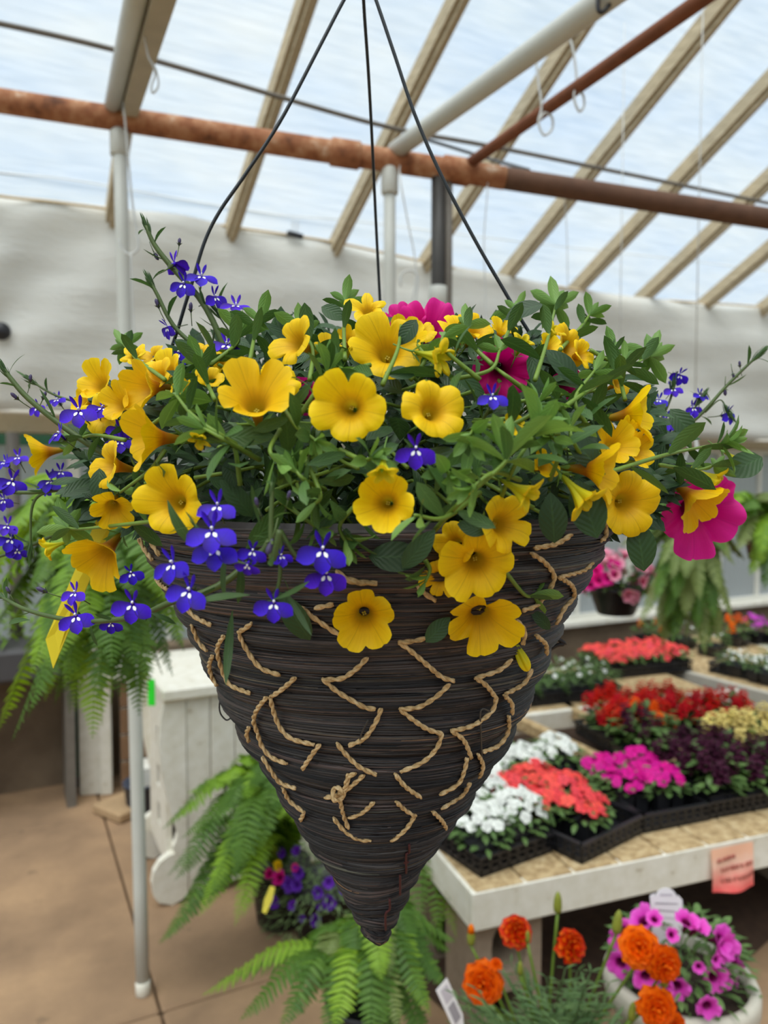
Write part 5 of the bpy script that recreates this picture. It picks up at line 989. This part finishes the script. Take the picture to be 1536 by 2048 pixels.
def grid(o_, rot, gw, gd, nx, ny, key, label, group, skip=(), **kw):
    R_ = Matrix.Rotation(rot, 3, 'Z')
    for j in range(ny):
        for i in range(nx):
            if (i, j) in skip: continue
            p = Vector(o_) + R_ @ Vector((gw * (i + .5) / nx, gd * (j + .5) / ny, .005))
            col_ = ('first', 'second', 'third', 'fourth')[i]; row_ = '' if ny == 1 else (' front', ' back')[j] + ' row'
            pack(p, rot, key, '%s,%s %s from the basket' % (label.replace('pack of ', ''), row_, col_), group, **kw)
z = ZB + .001
# near corner tray: white
r = math.radians(6); p = onz(962, 1757, ZB); p = Vector((p.x, p.y, z)); tray(p, r, .25, .30, 'black lattice tray of white flowers at the corner of the near bench')
grid(p, r, .25, .30, 2, 2, 'white', 'pack of white flowers in the corner tray of the near bench', 'white flowers in the corner tray', nfl=34, fs=.032, top=.15)
# white tray behind it
p2 = onz(925, 1600, ZB); p2 = Vector((p2.x, p2.y, z)); r2 = math.radians(-6); tray(p2, r2, .42, .22, 'black tray of white flowers at the back of the near bench')
for x, y, lab in ((975, 1540, 'nearest the basket'), (1045, 1508, 'in the middle'), (1112, 1490, 'nearest the tan rail')): q = onz(x, y, ZB + .10); pack(Vector((q.x, q.y, z)), r2, 'white', 'white flowers in the back tray of the near bench, ' + lab, 'white flowers in the back tray', nfl=40, fs=.034, top=.125, w_=.12, d_=.12)
# coral tray
p = onz(1164, 1730, ZB); p = Vector((p.x, p.y, z)); r3 = math.radians(12); tray(p, r3, .285, .42, 'black lattice tray of coral flowers beside the white corner tray')
R3 = Matrix.Rotation(r3, 3, 'Z')
for x, y, lab in ((.065, .17, 'front one toward the white corner tray'), (.14, .08, 'frontmost of them'), (.07, .30, 'back one toward the white corner tray'), (.20, .19, 'middle one toward the magenta flowers'), (.19, .31, 'back one toward the magenta flowers')): pack(p + R3 @ Vector((x, y + .02, .005)), r3, 'coral', 'pack of coral flowers on the near bench, ' + lab, 'coral flowers on the near bench', nfl=24, fs=.040, top=.115, w_=.11, d_=.11)
# magenta tray
p = onz(1287, 1668, ZB); p = Vector((p.x, p.y, z)); r4 = math.radians(-6); tray(p, r4, .24, .40, 'black tray of hot magenta flowers between the coral and snapdragon trays')
R4 = Matrix.Rotation(r4, 3, 'Z')
for x, y, lab in ((.05, .19, 'front one beside the coral flowers'), (.17, .17, 'front one beside the maroon flowers'), (.065, .30, 'middle one beside the coral flowers'), (.18, .29, 'middle one beside the maroon flowers')): pack(p + R4 @ Vector((x, y - .04, .005)), r4, 'hotpink', 'pack of hot magenta flowers, ' + lab, 'magenta flowers on the near bench', nfl=26, fs=.036, top=.12, w_=.11, d_=.11)
# tall snapdragon trays
r5 = BA; ps = onz(1418, 1640, ZB); ps = Vector((ps.x, ps.y, z)) ; tray(ps, r5, .56, .27, 'black tray of dark maroon flowers at the far part of the near bench')
grid(ps, r5, .56, .27, 4, 2, 'maroon', 'pack of dark maroon flower spikes on the near bench', 'maroon flowers on the near bench', skip=((3, 1), (2, 1)), nfl=10, fs=.066, top=.165, kind='head', L=.05, tw=1.1)
RS_ = Matrix.Rotation(r5, 3, 'Z')
for x, y, lab in ((.30, .23, 'first from the basket'), (.43, .23, 'second from the basket'), (.56, .22, 'third from the basket'), (.64, .10, 'nearest the bench end')): pack(ps + RS_ @ Vector((x, y, .005)), r5, 'cream', 'pack of pale yellow flower spikes behind the maroon ones, ' + lab, 'pale yellow flowers on the near bench', nfl=12, fs=.064, top=.20, kind='head', L=.045)
# maroon pack further left behind
pack(onz(1315, 1545, ZB) + Vector((0, .10, .001)), r5, 'maroon', 'pack of maroon flower spikes nearest the hot magenta tray', None, nfl=8, fs=.06, top=.19, kind='head', L=.05)
# scarlet
pr = Vector((1.98, 2.06, z)); tray(pr, r5, .62, .27, 'black tray of scarlet flower spikes set across the gap behind the maroon ones')
for x, y, lab in ((.06, .06, 'front row, first from the basket'), (.19, .06, 'front row, second from the basket'), (.32, .06, 'front row, third from the basket'), (.45, .06, 'front row, fourth from the basket'), (.56, .06, 'front row, fifth from the basket'), (.10, .2, 'back row, first from the basket'), (.24, .2, 'back row, second from the basket'), (.38, .2, 'back row, third from the basket')): pack(pr + RS_ @ Vector((x, y, .005)), r5, 'scarlet', 'pack of scarlet flower spikes, ' + lab, 'scarlet flowers behind the maroon ones', nfl=11, fs=.062, top=.16, kind='head', L=.045)
pack(onz(1345, 1530, ZB) + Vector((0, .12, .02)), r5, 'orange', 'pack of orange-red flower spikes tucked between maroon and scarlet ones', None, nfl=4, fs=.05, top=.17, kind='head', L=.04)
pack(onz(1222, 1480, ZB) + Vector((.02, .03, .001)), r5, 'salmon', 'sparse pale pink flowers in a dark pack left of the scarlet ones'.replace('left of', 'beside'), None, nfl=7, fs=.03, top=.11)
# rear bench: green packs with white stars, salmon, coral
pq = onz(1028, 1424, ZB); pq = Vector((pq.x + .02, pq.y + .03, z)); tray(pq, r5, .56, .27, 'black tray of green seedlings and small white flowers on the rear bench')
grid(pq, r5, .56, .27, 4, 2, 'white', 'pack of green seedlings with tiny white flowers on the rear bench', 'green seedlings on the rear bench', nfl=5, fs=.022, top=.14, geos=SFG, L=.05)
pack(pq + RS_ @ Vector((.08, .35, .005)), r5, 'salmon', 'pack of salmon pink flowers behind the green seedlings, nearer the basket', 'salmon flowers on the rear bench', nfl=16, fs=.05, top=.20); pack(pq + RS_ @ Vector((.22, .35, .005)), r5, 'salmon', 'pack of salmon pink flowers behind the green seedlings, farther from the basket', 'salmon flowers on the rear bench', nfl=16, fs=.05, top=.18)
pc = onz(1265, 1358, ZB); pc = Vector((pc.x - .1, pc.y + .04, z)); tray(pc, r5 + .0, .50, .28, 'black tray packed with bright coral flowers on the rear bench'); 
grid(pc, r5, .50, .30, 4, 2, 'coral', 'pack of bright coral flowers in the rear bench tray', 'coral flowers on the rear bench', nfl=24, fs=.042, top=.12)
# side bench: alyssum, orange, purple
for i, (x, y, key, lab, grp, kw) in enumerate([(1475, 1350, 'white', 'pack of fine white flowers on the side bench, nearest its corner', 'white flowers on the side bench', dict(nfl=22, fs=.02, top=.13, geos=SFG, L=.05)), (1530, 1365, 'white', 'pack of fine white flowers on the side bench', 'white flowers on the side bench', dict(nfl=22, fs=.02, top=.13, geos=SFG, L=.05)), (1560, 1335, 'white', 'pack of fine white flowers on the side bench, deepest in', 'white flowers on the side bench', dict(nfl=22, fs=.02, top=.13, geos=SFG, L=.05)),
                                                 (1425, 1310, 'white', 'pack of grey-green seedlings on the side bench', 'seedlings on the side bench', dict(nfl=5, fs=.025, top=.15, geos=SFG, L=.05)), (1365, 1295, 'white', 'pack of grey-green seedlings close behind the bright coral tray', 'seedlings on the side bench', dict(nfl=5, fs=.025, top=.15, geos=SFG, L=.05)), (1470, 1290, 'orange', 'pack of orange flowers far back on the side bench', None, dict(nfl=5, fs=.06, top=.17, kind='head', L=.045)), (1300, 1290, 'orange', 'pack of small orange flowers behind the bright coral tray', None, dict(nfl=3, fs=.05, top=.15, kind='head', L=.045)),
                                                 (1510, 1285, 'lilac', 'pack of lilac and pink flowers at the far corner of the side bench', None, dict(nfl=14, fs=.05, top=.17)), (1560, 1288, 'amber', 'pack of amber flowers at the far corner of the side bench', None, dict(nfl=12, fs=.05, top=.14))]):
    q = onz(x, y, ZB); pack(Vector((q.x, q.y, z)), r5 + .2, key, lab, grp, **kw)
q = onz(1395, 1345, ZB); tray((q.x + .06, q.y - .02, z), r5 - 1.2, .40, .28, 'empty black tray at the near edge of the side bench')
# hanging pot of pink petunias by the sill
hp = P(1232, 1200, 3.3); ho = thing('petunia_basket', hp, 'hanging pot of pale pink and magenta petunias before the pale sill', 'plant')
link('pot', MB().add(*lathe_geo([(.075, -.06), (.08, -.055), (.115, .045), (.122, .045), (.122, .06), (.11, .06), (.10, .04), (.001, .035)], 28)).mesh('pot', M['black_plastic']), ho)
tag(link('foliage', leafball(.26, .26, .02, .17, 220, .045, BFG, M['bed_leaf']), ho, T((.02, 0, .0))), kind='stuff')
PKM = [MB().add(*corolla(s, notch=.12, nth=30, ruffle=.6)).mesh('petunia_corolla', M['pale_pink']) for s in (51, 52)]; PKD = [MB().add(*corolla(53, notch=.12, nth=30, ruffle=.6)).mesh('petunia_corolla', M['magenta'])]
for k in range(46):
    a = random.uniform(0, 6.28); t = random.uniform(-.55, 1); rr = math.sqrt(max(0, 1 - t * t)); v = Vector((math.cos(a) * rr, math.sin(a) * rr, t)); q = Vector((v.x * .165, v.y * .165, .09 + v.z * .125))
    left = v.dot(RIGHT) < -.35
    link('flower', random.choice(PKD if (left and k % 3) or k % 9 == 0 else PKM), ho, facing(v + Vector((0, -.3, .2)), 0, q, random.uniform(.05, .065)))
for a in (0, 2.1, 4.2): link('hanger', MB().add(*tube_geo([(.12 * math.cos(a), .12 * math.sin(a), .06), (0, 0, .5)], .0022, 5)).mesh('hanger', M['thin_wire']), ho)
link('hanger', MB().add(*tube_geo([(0, 0, .5), (0, 0, roofz(hp.y) - hp.z)], .002, 5)).mesh('hanger', M['thin_wire']), ho)

# ================================================================== URN, MARIGOLD, POTS ON THE FLOOR
uc = P(1360, 1945, 1.5); uz = uc.z; un = thing('stone_urn', (uc.x, uc.y, 0), 'pale grey stone urn holding magenta petunias in front of the near bench', 'urn')
R_ = .135
prof = [(.10, 0), (.11, .005), (.11, .05), (.095, .07), (.06, .10), (.06, .12), (.09, .15), (.115, .22), (.122, uz - .12), (.118, uz - .075), (.128, uz - .065), (.140, uz - .055), (.146, uz - .035), (.146, uz - .012), (.140, uz), (.126, uz), (.122, uz - .02)]
link('bowl', MB().add(*lathe_geo(prof, 48)).mesh('bowl', plain('pale_stone', (190, 184, 170), .85, var=.15, scale=22, bs=.4)), un)
link('soil', MB().add(*lathe_geo([(.001, uz - .015), (.123, uz - .02)], 32, False)).mesh('soil', M['soil']), un)
pu = thing('petunia', (uc.x, uc.y, uz - .015), 'mounded petunia with dark-eyed magenta-pink flowers growing in the stone urn', 'plant'); b = pu.location
tag(link('foliage', leafball(.25, .25, .0, .13, 520, .028, SFG + BFG[:1], M['bed_leaf']), pu), kind='stuff')
PE = [MB().add(*corolla(s, notch=.10, nth=50, ruffle=.5)).mesh('petunia_corolla', M['pink_eye']) for s in (61, 62, 63)]
for x, y, px, f in ((1250, 1865, 52, (-.1, .3, .9)), (1235, 1880, 44, (-.7, .1, .6)), (1285, 1835, 56, (-.3, .8, .3)), (1310, 1835, 36, (0, .7, .4)), (1375, 1838, 52, (.1, .8, .3)), (1398, 1848, 54, (.4, .8, .3)), (1448, 1880, 60, (.5, .4, .7)), (1456, 1898, 56, (.35, .2, .9)), (1480, 1920, 50, (.95, .1, .15)), (1238, 1930, 56, (-.55, .0, .8)), (1292, 1958, 54, (-.2, -.1, .9)), (1355, 1978, 56, (-.15, -.1, .9)), (1432, 1958, 56, (.15, .1, 1)), (1452, 1958, 46, (.5, .1, .8)), (1418, 2018, 52, (.05, -.15, 1)), (1330, 1975, 36, (-.3, 0, .8)), (1345, 1870, 30, (.1, .4, .8)), (1435, 1920, 28, (.3, .2, .8)), (1398, 1935, 26, (-.2, .1, .9)), (1475, 1965, 24, (.8, 0, .5))):
    nx, ny = (x - 1360) / 130, (y - 1920) / 110; dd = 1.5 - .125 * math.sqrt(max(0, 1 - nx * nx - ny * ny)) if y < 2000 else 1.36
    put_flower(pu, b, 'flower', random.choice(PE), x, y, px, f, 0, None, dd - .01, CAL, None)
def tagplate(loc_pts, d, outline, mat, label, name='plant_tag', cat='tag', prints=(), pm=None):
    b = P(*loc_pts, d); o = thing(name, b, label, cat); V = [P(x, y, d) - b for x, y in outline]; m = len(V); V2 = [v + FWD * .0015 for v in V]
    link('plate', MB().add([tuple(v) for v in V + V2], [tuple(range(m)), tuple(range(2 * m - 1, m - 1, -1))] + [(i, m + i, m + (i + 1) % m, (i + 1) % m) for i in range(m)]).mesh('plate', mat, False), o)
    for k, (q, mm) in enumerate(prints):
        V = [P(x, y, d - .0006) - b for x, y in q]; link('print', MB().add([tuple(v) for v in V], [tuple(range(len(V)))]).mesh('print', mm, False), o)
    return o
wt = plain('white_tag', (236, 234, 238), .5, var=.05); gt = plain('pale_grey_print', (196, 190, 200), .6); gd = plain('grey_print', (156, 152, 160), .6)
arc = [(1332 + 22 * math.cos(a), 1798 - 22 * math.sin(a)) for a in np.linspace(.1, math.pi - .1, 9)]
ol = [(1306, 1900), (1304, 1830), (1300, 1800)] + [] ; ol = [(1305, 1870), (1300, 1792), (1310, 1787)] + list(reversed(arc)) + [(1356, 1790), (1365, 1800), (1367, 1870), (1345, 1890), (1338, 1990), (1328, 1990), (1322, 1890)]
tagplate((1335, 1870), 1.49, ol, wt, 'white arched plant tag standing among the petunias in the stone urn', prints=[([(1310, 1805), (1355, 1807), (1356, 1809), (1310, 1808)], gd), ([(1308, 1818), (1358, 1823), (1358, 1825), (1308, 1821)], gd), ([(1312, 1832), (1350, 1836), (1350, 1838), (1312, 1835)], gt), ([(1320, 1788), (1345, 1788), (1345, 1792), (1320, 1792)], gt)])
tagplate((910, 2010), 1.4, [(872, 1981), (894, 1956), (926, 2030), (928, 2060), (922, 2110), (912, 2110), (908, 2060)], wt, 'pale rectangular plastic tag tilted among the ferns beside the marigold', prints=[([(881, 1983), (894, 1968), (906, 1994), (893, 2010)], gt), ([(896, 2016), (907, 2001), (922, 2034), (911, 2050)], gd)])
# marigold
mc = Vector((*P(1120, 2100, 1.42).xy, 0)); mz = .30
mg = thing('marigold', (mc.x, mc.y, 0), 'orange marigold with feathery leaves and tall buds in front of the near bench', 'plant'); b = mg.location
link('pot', MB().add(*lathe_geo([(.085, 0), (.09, .005), (.115, mz - .03), (.122, mz - .03), (.122, mz), (.112, mz), (.108, mz - .02), (.001, mz - .025)], 28)).mesh('pot', M['black_plastic']), mg)
def mflower(mat, seed, n1=30):
    rg = random.Random(seed); mb = MB()
    for k in range(n1):
        t = k / n1; a = k * 2.4; el = -.15 + 1.35 * t; s = .5 * (1 - .35 * t)
        mb.addM(leaf_geo(s, .42 * (1 - .3 * t), .5 - .9 * t, .1, 5, .72, .4, 0, .35, .16), basis((math.cos(a) * math.cos(el), math.sin(a) * math.cos(el), math.sin(el)), (-math.cos(a) * math.sin(el), -math.sin(a) * math.sin(el), math.cos(el)), (0, 0, .02 + .05 * t)), rg.random())
    return mb.mesh('marigold_bloom', M[mat])
MF = [mflower('orange', 1), mflower('orange', 2), mflower('deep_orange', 3)]
cup = MB().add(*lathe_geo([(.03, -.42), (.09, -.38), (.12, -.25), (.13, -.1), (.12, .02), (.09, .0)], 12)).mesh('cup', M['stem'])
def mstem(x, y, d): 
    e = P(x, y, d) - b; s = Vector((random.uniform(-.04, .04), random.uniform(-.04, .04), mz - .02)); m_ = s.lerp(e, .5) + Vector((0, 0, .02)); return spline([s, m_, e], 12)
for x, y, px, f, k, d in ((966, 1966, 92, (-.15, .25, .9), 0, 1.3), (1032, 1864, 72, (.1, .5, .7), 2, 1.42), (1140, 1892, 72, (.35, .4, .7), 2, 1.40), (1278, 1895, 92, (-.2, .4, .8), 0, 1.24), (1325, 1925, 84, (.2, .0, .9), 1, 1.22), (1312, 2012, 88, (-.05, .1, .95), 1, 1.2), (1345, 2050, 60, (.2, -.1, .9), 0, 1.2), (992, 1930, 30, (.1, .9, .3), 0, 1.3)):
    o = link('flower', MF[k], mg, facing(cdir(*f), random.uniform(0, 6), P(x, y, d) - b, px * d / F)); link('cup', cup, o)
    link('stem', MB().add(*tube_geo(mstem(x, y + px * .25, d + .01), .0025, 6)).mesh('stem', M['stem']), mg)
budm = MB().add(*lathe_geo([(.05, 0), (.16, .08), (.19, .3), (.17, .6), (.12, .82), (.05, .95), (.001, 1.0)], 12)).mesh('marigold_bud', plain('marigold_bud', (132, 140, 50), .5, var=.3, scale=2)); tipm = MB().add(*lathe_geo([(.17, .62), (.135, .84), (.06, .98), (.001, 1.03)], 12)).mesh('bud_tip', M['orange'])
for x, y, px, d, dx in ((1115, 1826, 46, 1.4, 0), (1232, 1868, 52, 1.32, .1), (942, 1890, 44, 1.4, 0), (1055, 1885, 26, 1.4, 0), (1327, 1975, 40, 1.22, .2), (1262, 2040, 40, 1.25, .1), (1040, 1950, 30, 1.35, 0)):
    o = link('bud', budm, mg, facing(cdir(dx, 1, .1), 0, P(x, y, d) - b, px * d / F))
    if y == 1890: link('bud_tip', tipm, o)
    link('stem', MB().add(*tube_geo(mstem(x, y + 2, d), .0028, 6)).mesh('stem', M['stem']), mg)
def comp_leaf(S, L, n_=7):
    mb = MB(); S = spline(S, n_ + 2); t, n2, b2 = frames(S); mb.add(*tube_geo(S, .0011, 4))
    for k in range(1, n_ + 2):
        u = k / (n_ + 1); sd_ = np.cross(t[k], [0, 0, 1.]); sd_ /= np.linalg.norm(sd_) + 1e-6
        for s in (-1, 1): mb.addM(SFG[0], basis(sd_ * s * .8 + t[k] * .7, np.array([0, 0, 1.]), S[k], L * math.sin(.4 + u * 2.2)), random.random())
    return mb
k = 0
while k < 62:
    x = random.uniform(900, 1290); y = random.uniform(1920, 2090); d = random.uniform(1.18, 1.5)
    if y < 1975 and not (960 < x < 1240): continue
    if y < 1940 and not (1020 < x < 1180): continue
    e = P(x, y, d) - b; s = Vector((random.uniform(-.05, .05), random.uniform(-.05, .05), mz + random.uniform(-.02, .06))); link('leaf', comp_leaf([s, s.lerp(e, .5) + Vector((0, 0, .03)), e], .042).mesh('compound_leaf', M['marigold_leaf']), mg); k += 1
# pot of purple flowers by the fern
pp = onz(650, 1865, 0); pz = Vector((pp.x, pp.y, 0)); po = thing('potted_calibrachoa', pz, 'black pot of small purple flowers on the floor between the ferns', 'plant')
link('pot', MB().add(*lathe_geo([(.085, 0), (.09, .004), (.115, .15), (.124, .15), (.124, .17), (.11, .17), (.10, .15), (.001, .145)], 28)).mesh('pot', M['black_plastic']), po)
tag(link('foliage', leafball(.40, .40, .05, .33, 1700, .028, SFG, M['pot_leaf']), po), kind='stuff')
PPL = [MB().add(*corolla(71, notch=.12, nth=30)).mesh('petunia_corolla', M['purple'])]; PPY = COR[0]; PPP = PKD[0]
for x, y, px, k in ((575, 1768, 28, 0), (592, 1770, 24, 0), (635, 1785, 22, 0), (658, 1765, 22, 0), (658, 1805, 26, 0), (585, 1812, 18, 0), (632, 1842, 22, 0), (603, 1838, 14, 0), (595, 1745, 24, 0), (640, 1815, 14, 0), (555, 1732, 18, 1), (557, 1755, 26, 2), (537, 1747, 18, 2), (590, 1735, 14, 2), (690, 1780, 20, 0), (562, 1705, 18, 0), (592, 1700, 18, 0), (548, 1805, 22, 0)):
    nx, ny = (x - 640) / 130, (y - 1775) / 110; dd = (pz - CAM).dot(FWD) - .03 - .17 * math.sqrt(max(0, 1 - nx * nx - ny * ny)); put_flower(po, pz, 'flower', (PPL[0], PPY, PPP)[k], x, y, px * 1.15, (nx * .6, .35 - ny * .3, .8), 0, None, dd, None, None)
tagplate((535, 1810), 2.0, [(540, 1772), (550, 1775), (545, 1800), (532, 1828), (524, 1824), (528, 1800)], plain('yellow_white_tag', (236, 222, 90), .5), 'small yellow and white tag in the pot of purple flowers')

# ================================================================== LEFT SIDE: CHEST, POSTS, BOARDS
cf = onz(338, 1812, 0); cv = cf.y
def onc(x, y): return onv(x, y, cv)
chest = thing('white_chest', (cf.x, cf.y, 0), 'low white wooden chest with scalloped end foot behind the big floor fern', 'chest'); b = chest.location
prof = [(330, 1400), (322, 1440), (318, 1490), (322, 1540), (332, 1590), (345, 1640), (356, 1672), (352, 1688), (346, 1700), (350, 1712), (338, 1716), (320, 1730), (308, 1750), (304, 1775), (308, 1800), (318, 1812), (345, 1816), (362, 1806)]
pp_ = [onc(x, y) - b for x, y in prof]; xr = (onc(372, 1500) - b).x; zt = (onc(345, 1400) - b).z
zmin = min(p.z for p in pp_); pp_ = [Vector((p.x, 0, max(0, p.z - zmin * (1 - p.z / zt)))) for p in pp_]
pl = pp_ + [Vector((xr, 0, .02)), Vector((xr, 0, zt))]
def panel(name, pl, y0, y1, mat):
    m = len(pl); V = [(p.x, y0, p.z) for p in pl] + [(p.x, y1, p.z) for p in pl]
    return link(name, MB().add(V, [tuple(range(m)), tuple(range(2 * m - 1, m - 1, -1))] + [(i, (i + 1) % m, m + (i + 1) % m, m + i) for i in range(m)]).mesh(name, mat, False), chest)
panel('scalloped_board', pl, 0, .035, M['old_paint']); panel('scalloped_board', [p + Vector((.0, 0, 0)) for p in pl], .36, .395, M['old_paint'])
xe = xr + .62; x = xr + .002; k = 0
while x < xe:
    link('front_board', MB().add(*bbox_geo(x, min(xe, x + .085), .006, .026, .03, zt, .003)).mesh('front_board', M['old_paint'], False), chest); x += .088; k += 1
link('back_board', MB().add(*box_geo(xr, xe, .37, .39, .03, zt)).mesh('back_board', M['old_paint'], False), chest)
# end face with slots
x0 = (onc(334, 1500) - b).x
mb = MB()
ys = [.035, .13, .23, .36]
for z0, z1, slot in ((.12, .22, 0), (.22, .30, 1), (.30, .36, 0), (.36, .44, 1), (.44, .50, 0), (.50, .58, 1), (.58, zt, 0)):
    if slot: mb.add(*box_geo(x0, x0 + .02, .035, .15, z0, z1)).add(*box_geo(x0, x0 + .02, .21, .36, z0, z1))
    else: mb.add(*box_geo(x0, x0 + .02, .035, .36, z0, z1))
link('slotted_end', mb.mesh('slotted_end', M['old_paint'], False), chest)
link('slot_shade', MB().add(*box_geo(x0 + .05, x0 + .06, .04, .36, .1, zt)).mesh('slot_shade', M['dark_metal'], False), chest)  # added dark sheet behind the slots, stands for the shade in the holes
link('lid', MB().add(*bbox_geo((onc(322, 1400) - b).x, xe + .02, -.025, .43, zt, zt + .045, .008)).mesh('lid', M['old_paint'], False), chest)
q = P(303, 1385, 2.55); o = thing('green_marker', q, 'bright green plastic strip hanging beside the lid of the low white chest', 'marker')
link('strip', MB().addM(bbox_geo(-.012, .012, -.003, .003, -.045, .045, .002), basis(RIGHT, -FH, (0, 0, 0)) @ Matrix.Rotation(math.pi / 2, 4, 'X')).mesh('strip', plain('bright_green', (40, 220, 50), .4), False), o)
link('cord', MB().add(*tube_geo([(0, 0, .04), P(300, 1330, 2.6) - q, P(292, 1240, 2.5) - q], .002, 5)).mesh('cord', M['thin_wire']), o)
# dark green post, white boards, brown board, table
g = onz(160, 1568, 0); gp_ = thing('green_post', g, 'dark green flat post standing behind the hanging fern', 'post'); link('shaft', MB().add(*bbox_geo(-.028, .028, -.03, .03, .03, .86, .006)).mesh('shaft', plain('dark_green', (40, 98, 70), .5, var=.2, scale=6), False), gp_); link('foot', MB().add(*bbox_geo(-.035, .035, -.04, .04, 0, .05, .004)).mesh('foot', M['black_plastic'], False), gp_)
for x, wd, lab in ((185, .055, 'wide white plank on end beside the dark green post'), (213, .028, 'narrow white plank on end beside the wider white plank')):
    g = onz(x, 1588, 0); o = thing('white_plank', (g.x, g.y, 0), lab, 'plank'); link('board', MB().add(*bbox_geo(-wd, wd, -.012, .012, 0, .92, .004)).mesh('board', M['old_paint'], False), o, Matrix.Rotation(-.25, 4, 'Z'))
g = onz(245, 1600, 0); o = thing('potting_table', (g.x, g.y, 0), 'low white table with brown side boards behind the white floor post', 'table')
link('top', MB().add(*bbox_geo(-.05, .75, 0, .23, .56, .62, .006)).mesh('top', M['old_paint'], False), o)
for i in range(4): link('side_board', MB().add(*bbox_geo(.0, .70, .02, .04, .05 + .125 * i, .165 + .125 * i, .004)).mesh('side_board', plain('brown_board', (122, 92, 66), .85, var=.3, scale=12), False), o)
for xx in (.02, .64): link('leg', MB().add(*box_geo(xx, xx + .05, .04, .22, 0, .56)).mesh('leg', M['old_paint'], False), o)
g = onz(238, 1575, 0); o = thing('bucket', (g.x + .06, g.y - .32, 0), 'small slate-blue bucket on the floor behind the white post', 'bucket')
link('body', MB().add(*lathe_geo([(.06, 0), (.065, .004), (.08, .13), (.085, .13), (.085, .14), (.076, .14), (.062, .01), (.001, .008)], 24)).mesh('body', plain('slate_plastic', (62, 68, 84), .5)), o)
g = onz(250, 1622, 0); o = thing('paver', (g.x, g.y, 0), 'loose tan paving stone on the floor behind the white post', 'stone'); link('stone', MB().add(*bbox_geo(-.10, .14, -.10, .10, .001, .045, .008)).mesh('stone', plain('tan_stone', (170, 142, 108), .9, var=.2, scale=20, bs=.4), False), o, Matrix.Rotation(.5, 4, 'Z'))
g = onz(298, 1600, 0); o = thing('caster_base', (g.x, g.y, 0), 'white box on a black base low behind the white floor post', 'box'); link('body', MB().add(*bbox_geo(-.07, .07, -.06, .06, .05, .18, .008)).mesh('body', M['white_paint'], False), o); link('base', MB().add(*bbox_geo(-.06, .08, -.05, .05, 0, .05, .006)).mesh('base', M['black_plastic'], False), o)
# far left plant clutter on the low sill: a grey post and dark tub
for x, lab in ((28, 'grey upright pipe before the far windows beside the violet trailing flowers'),):
    g = onv(x, 1000, WV - .12); o = thing('grey_pipe', (g.x, g.y, 0), lab, 'pipe'); link('tube', MB().add(*tube_geo([(0, 0, .64), (0, 0, 1.70)], .03, 12)).mesh('tube', M['cable']), o)
g = onv(50, 1200, WV - .36); g.z = .70; o = thing('dark_tub', (g.x, g.y, 0), 'dark grey tub on short legs beyond the hanging fern', 'tub'); hz_ = g.z
link('basin', MB().add(*bbox_geo(-.35, .22, -.14, .14, hz_ - .10, hz_ + .05, .02)).mesh('basin', plain('dark_tub', (72, 70, 72), .6), False), o)
for xx in (-.3, .17): link('leg', MB().add(*box_geo(xx - .02, xx + .02, -.1, .1, 0, hz_ - .10)).mesh('leg', M['cable'], False), o)
mb = leafball(.5, .2, 0, .18, 160, .08, SFG, M['fern']); o = tag(link('plants', mb), 'loose yellow-green seedlings standing in the dark grey tub', 'plants', None, 'stuff'); o.location = (g.x, g.y, hz_ + .045)
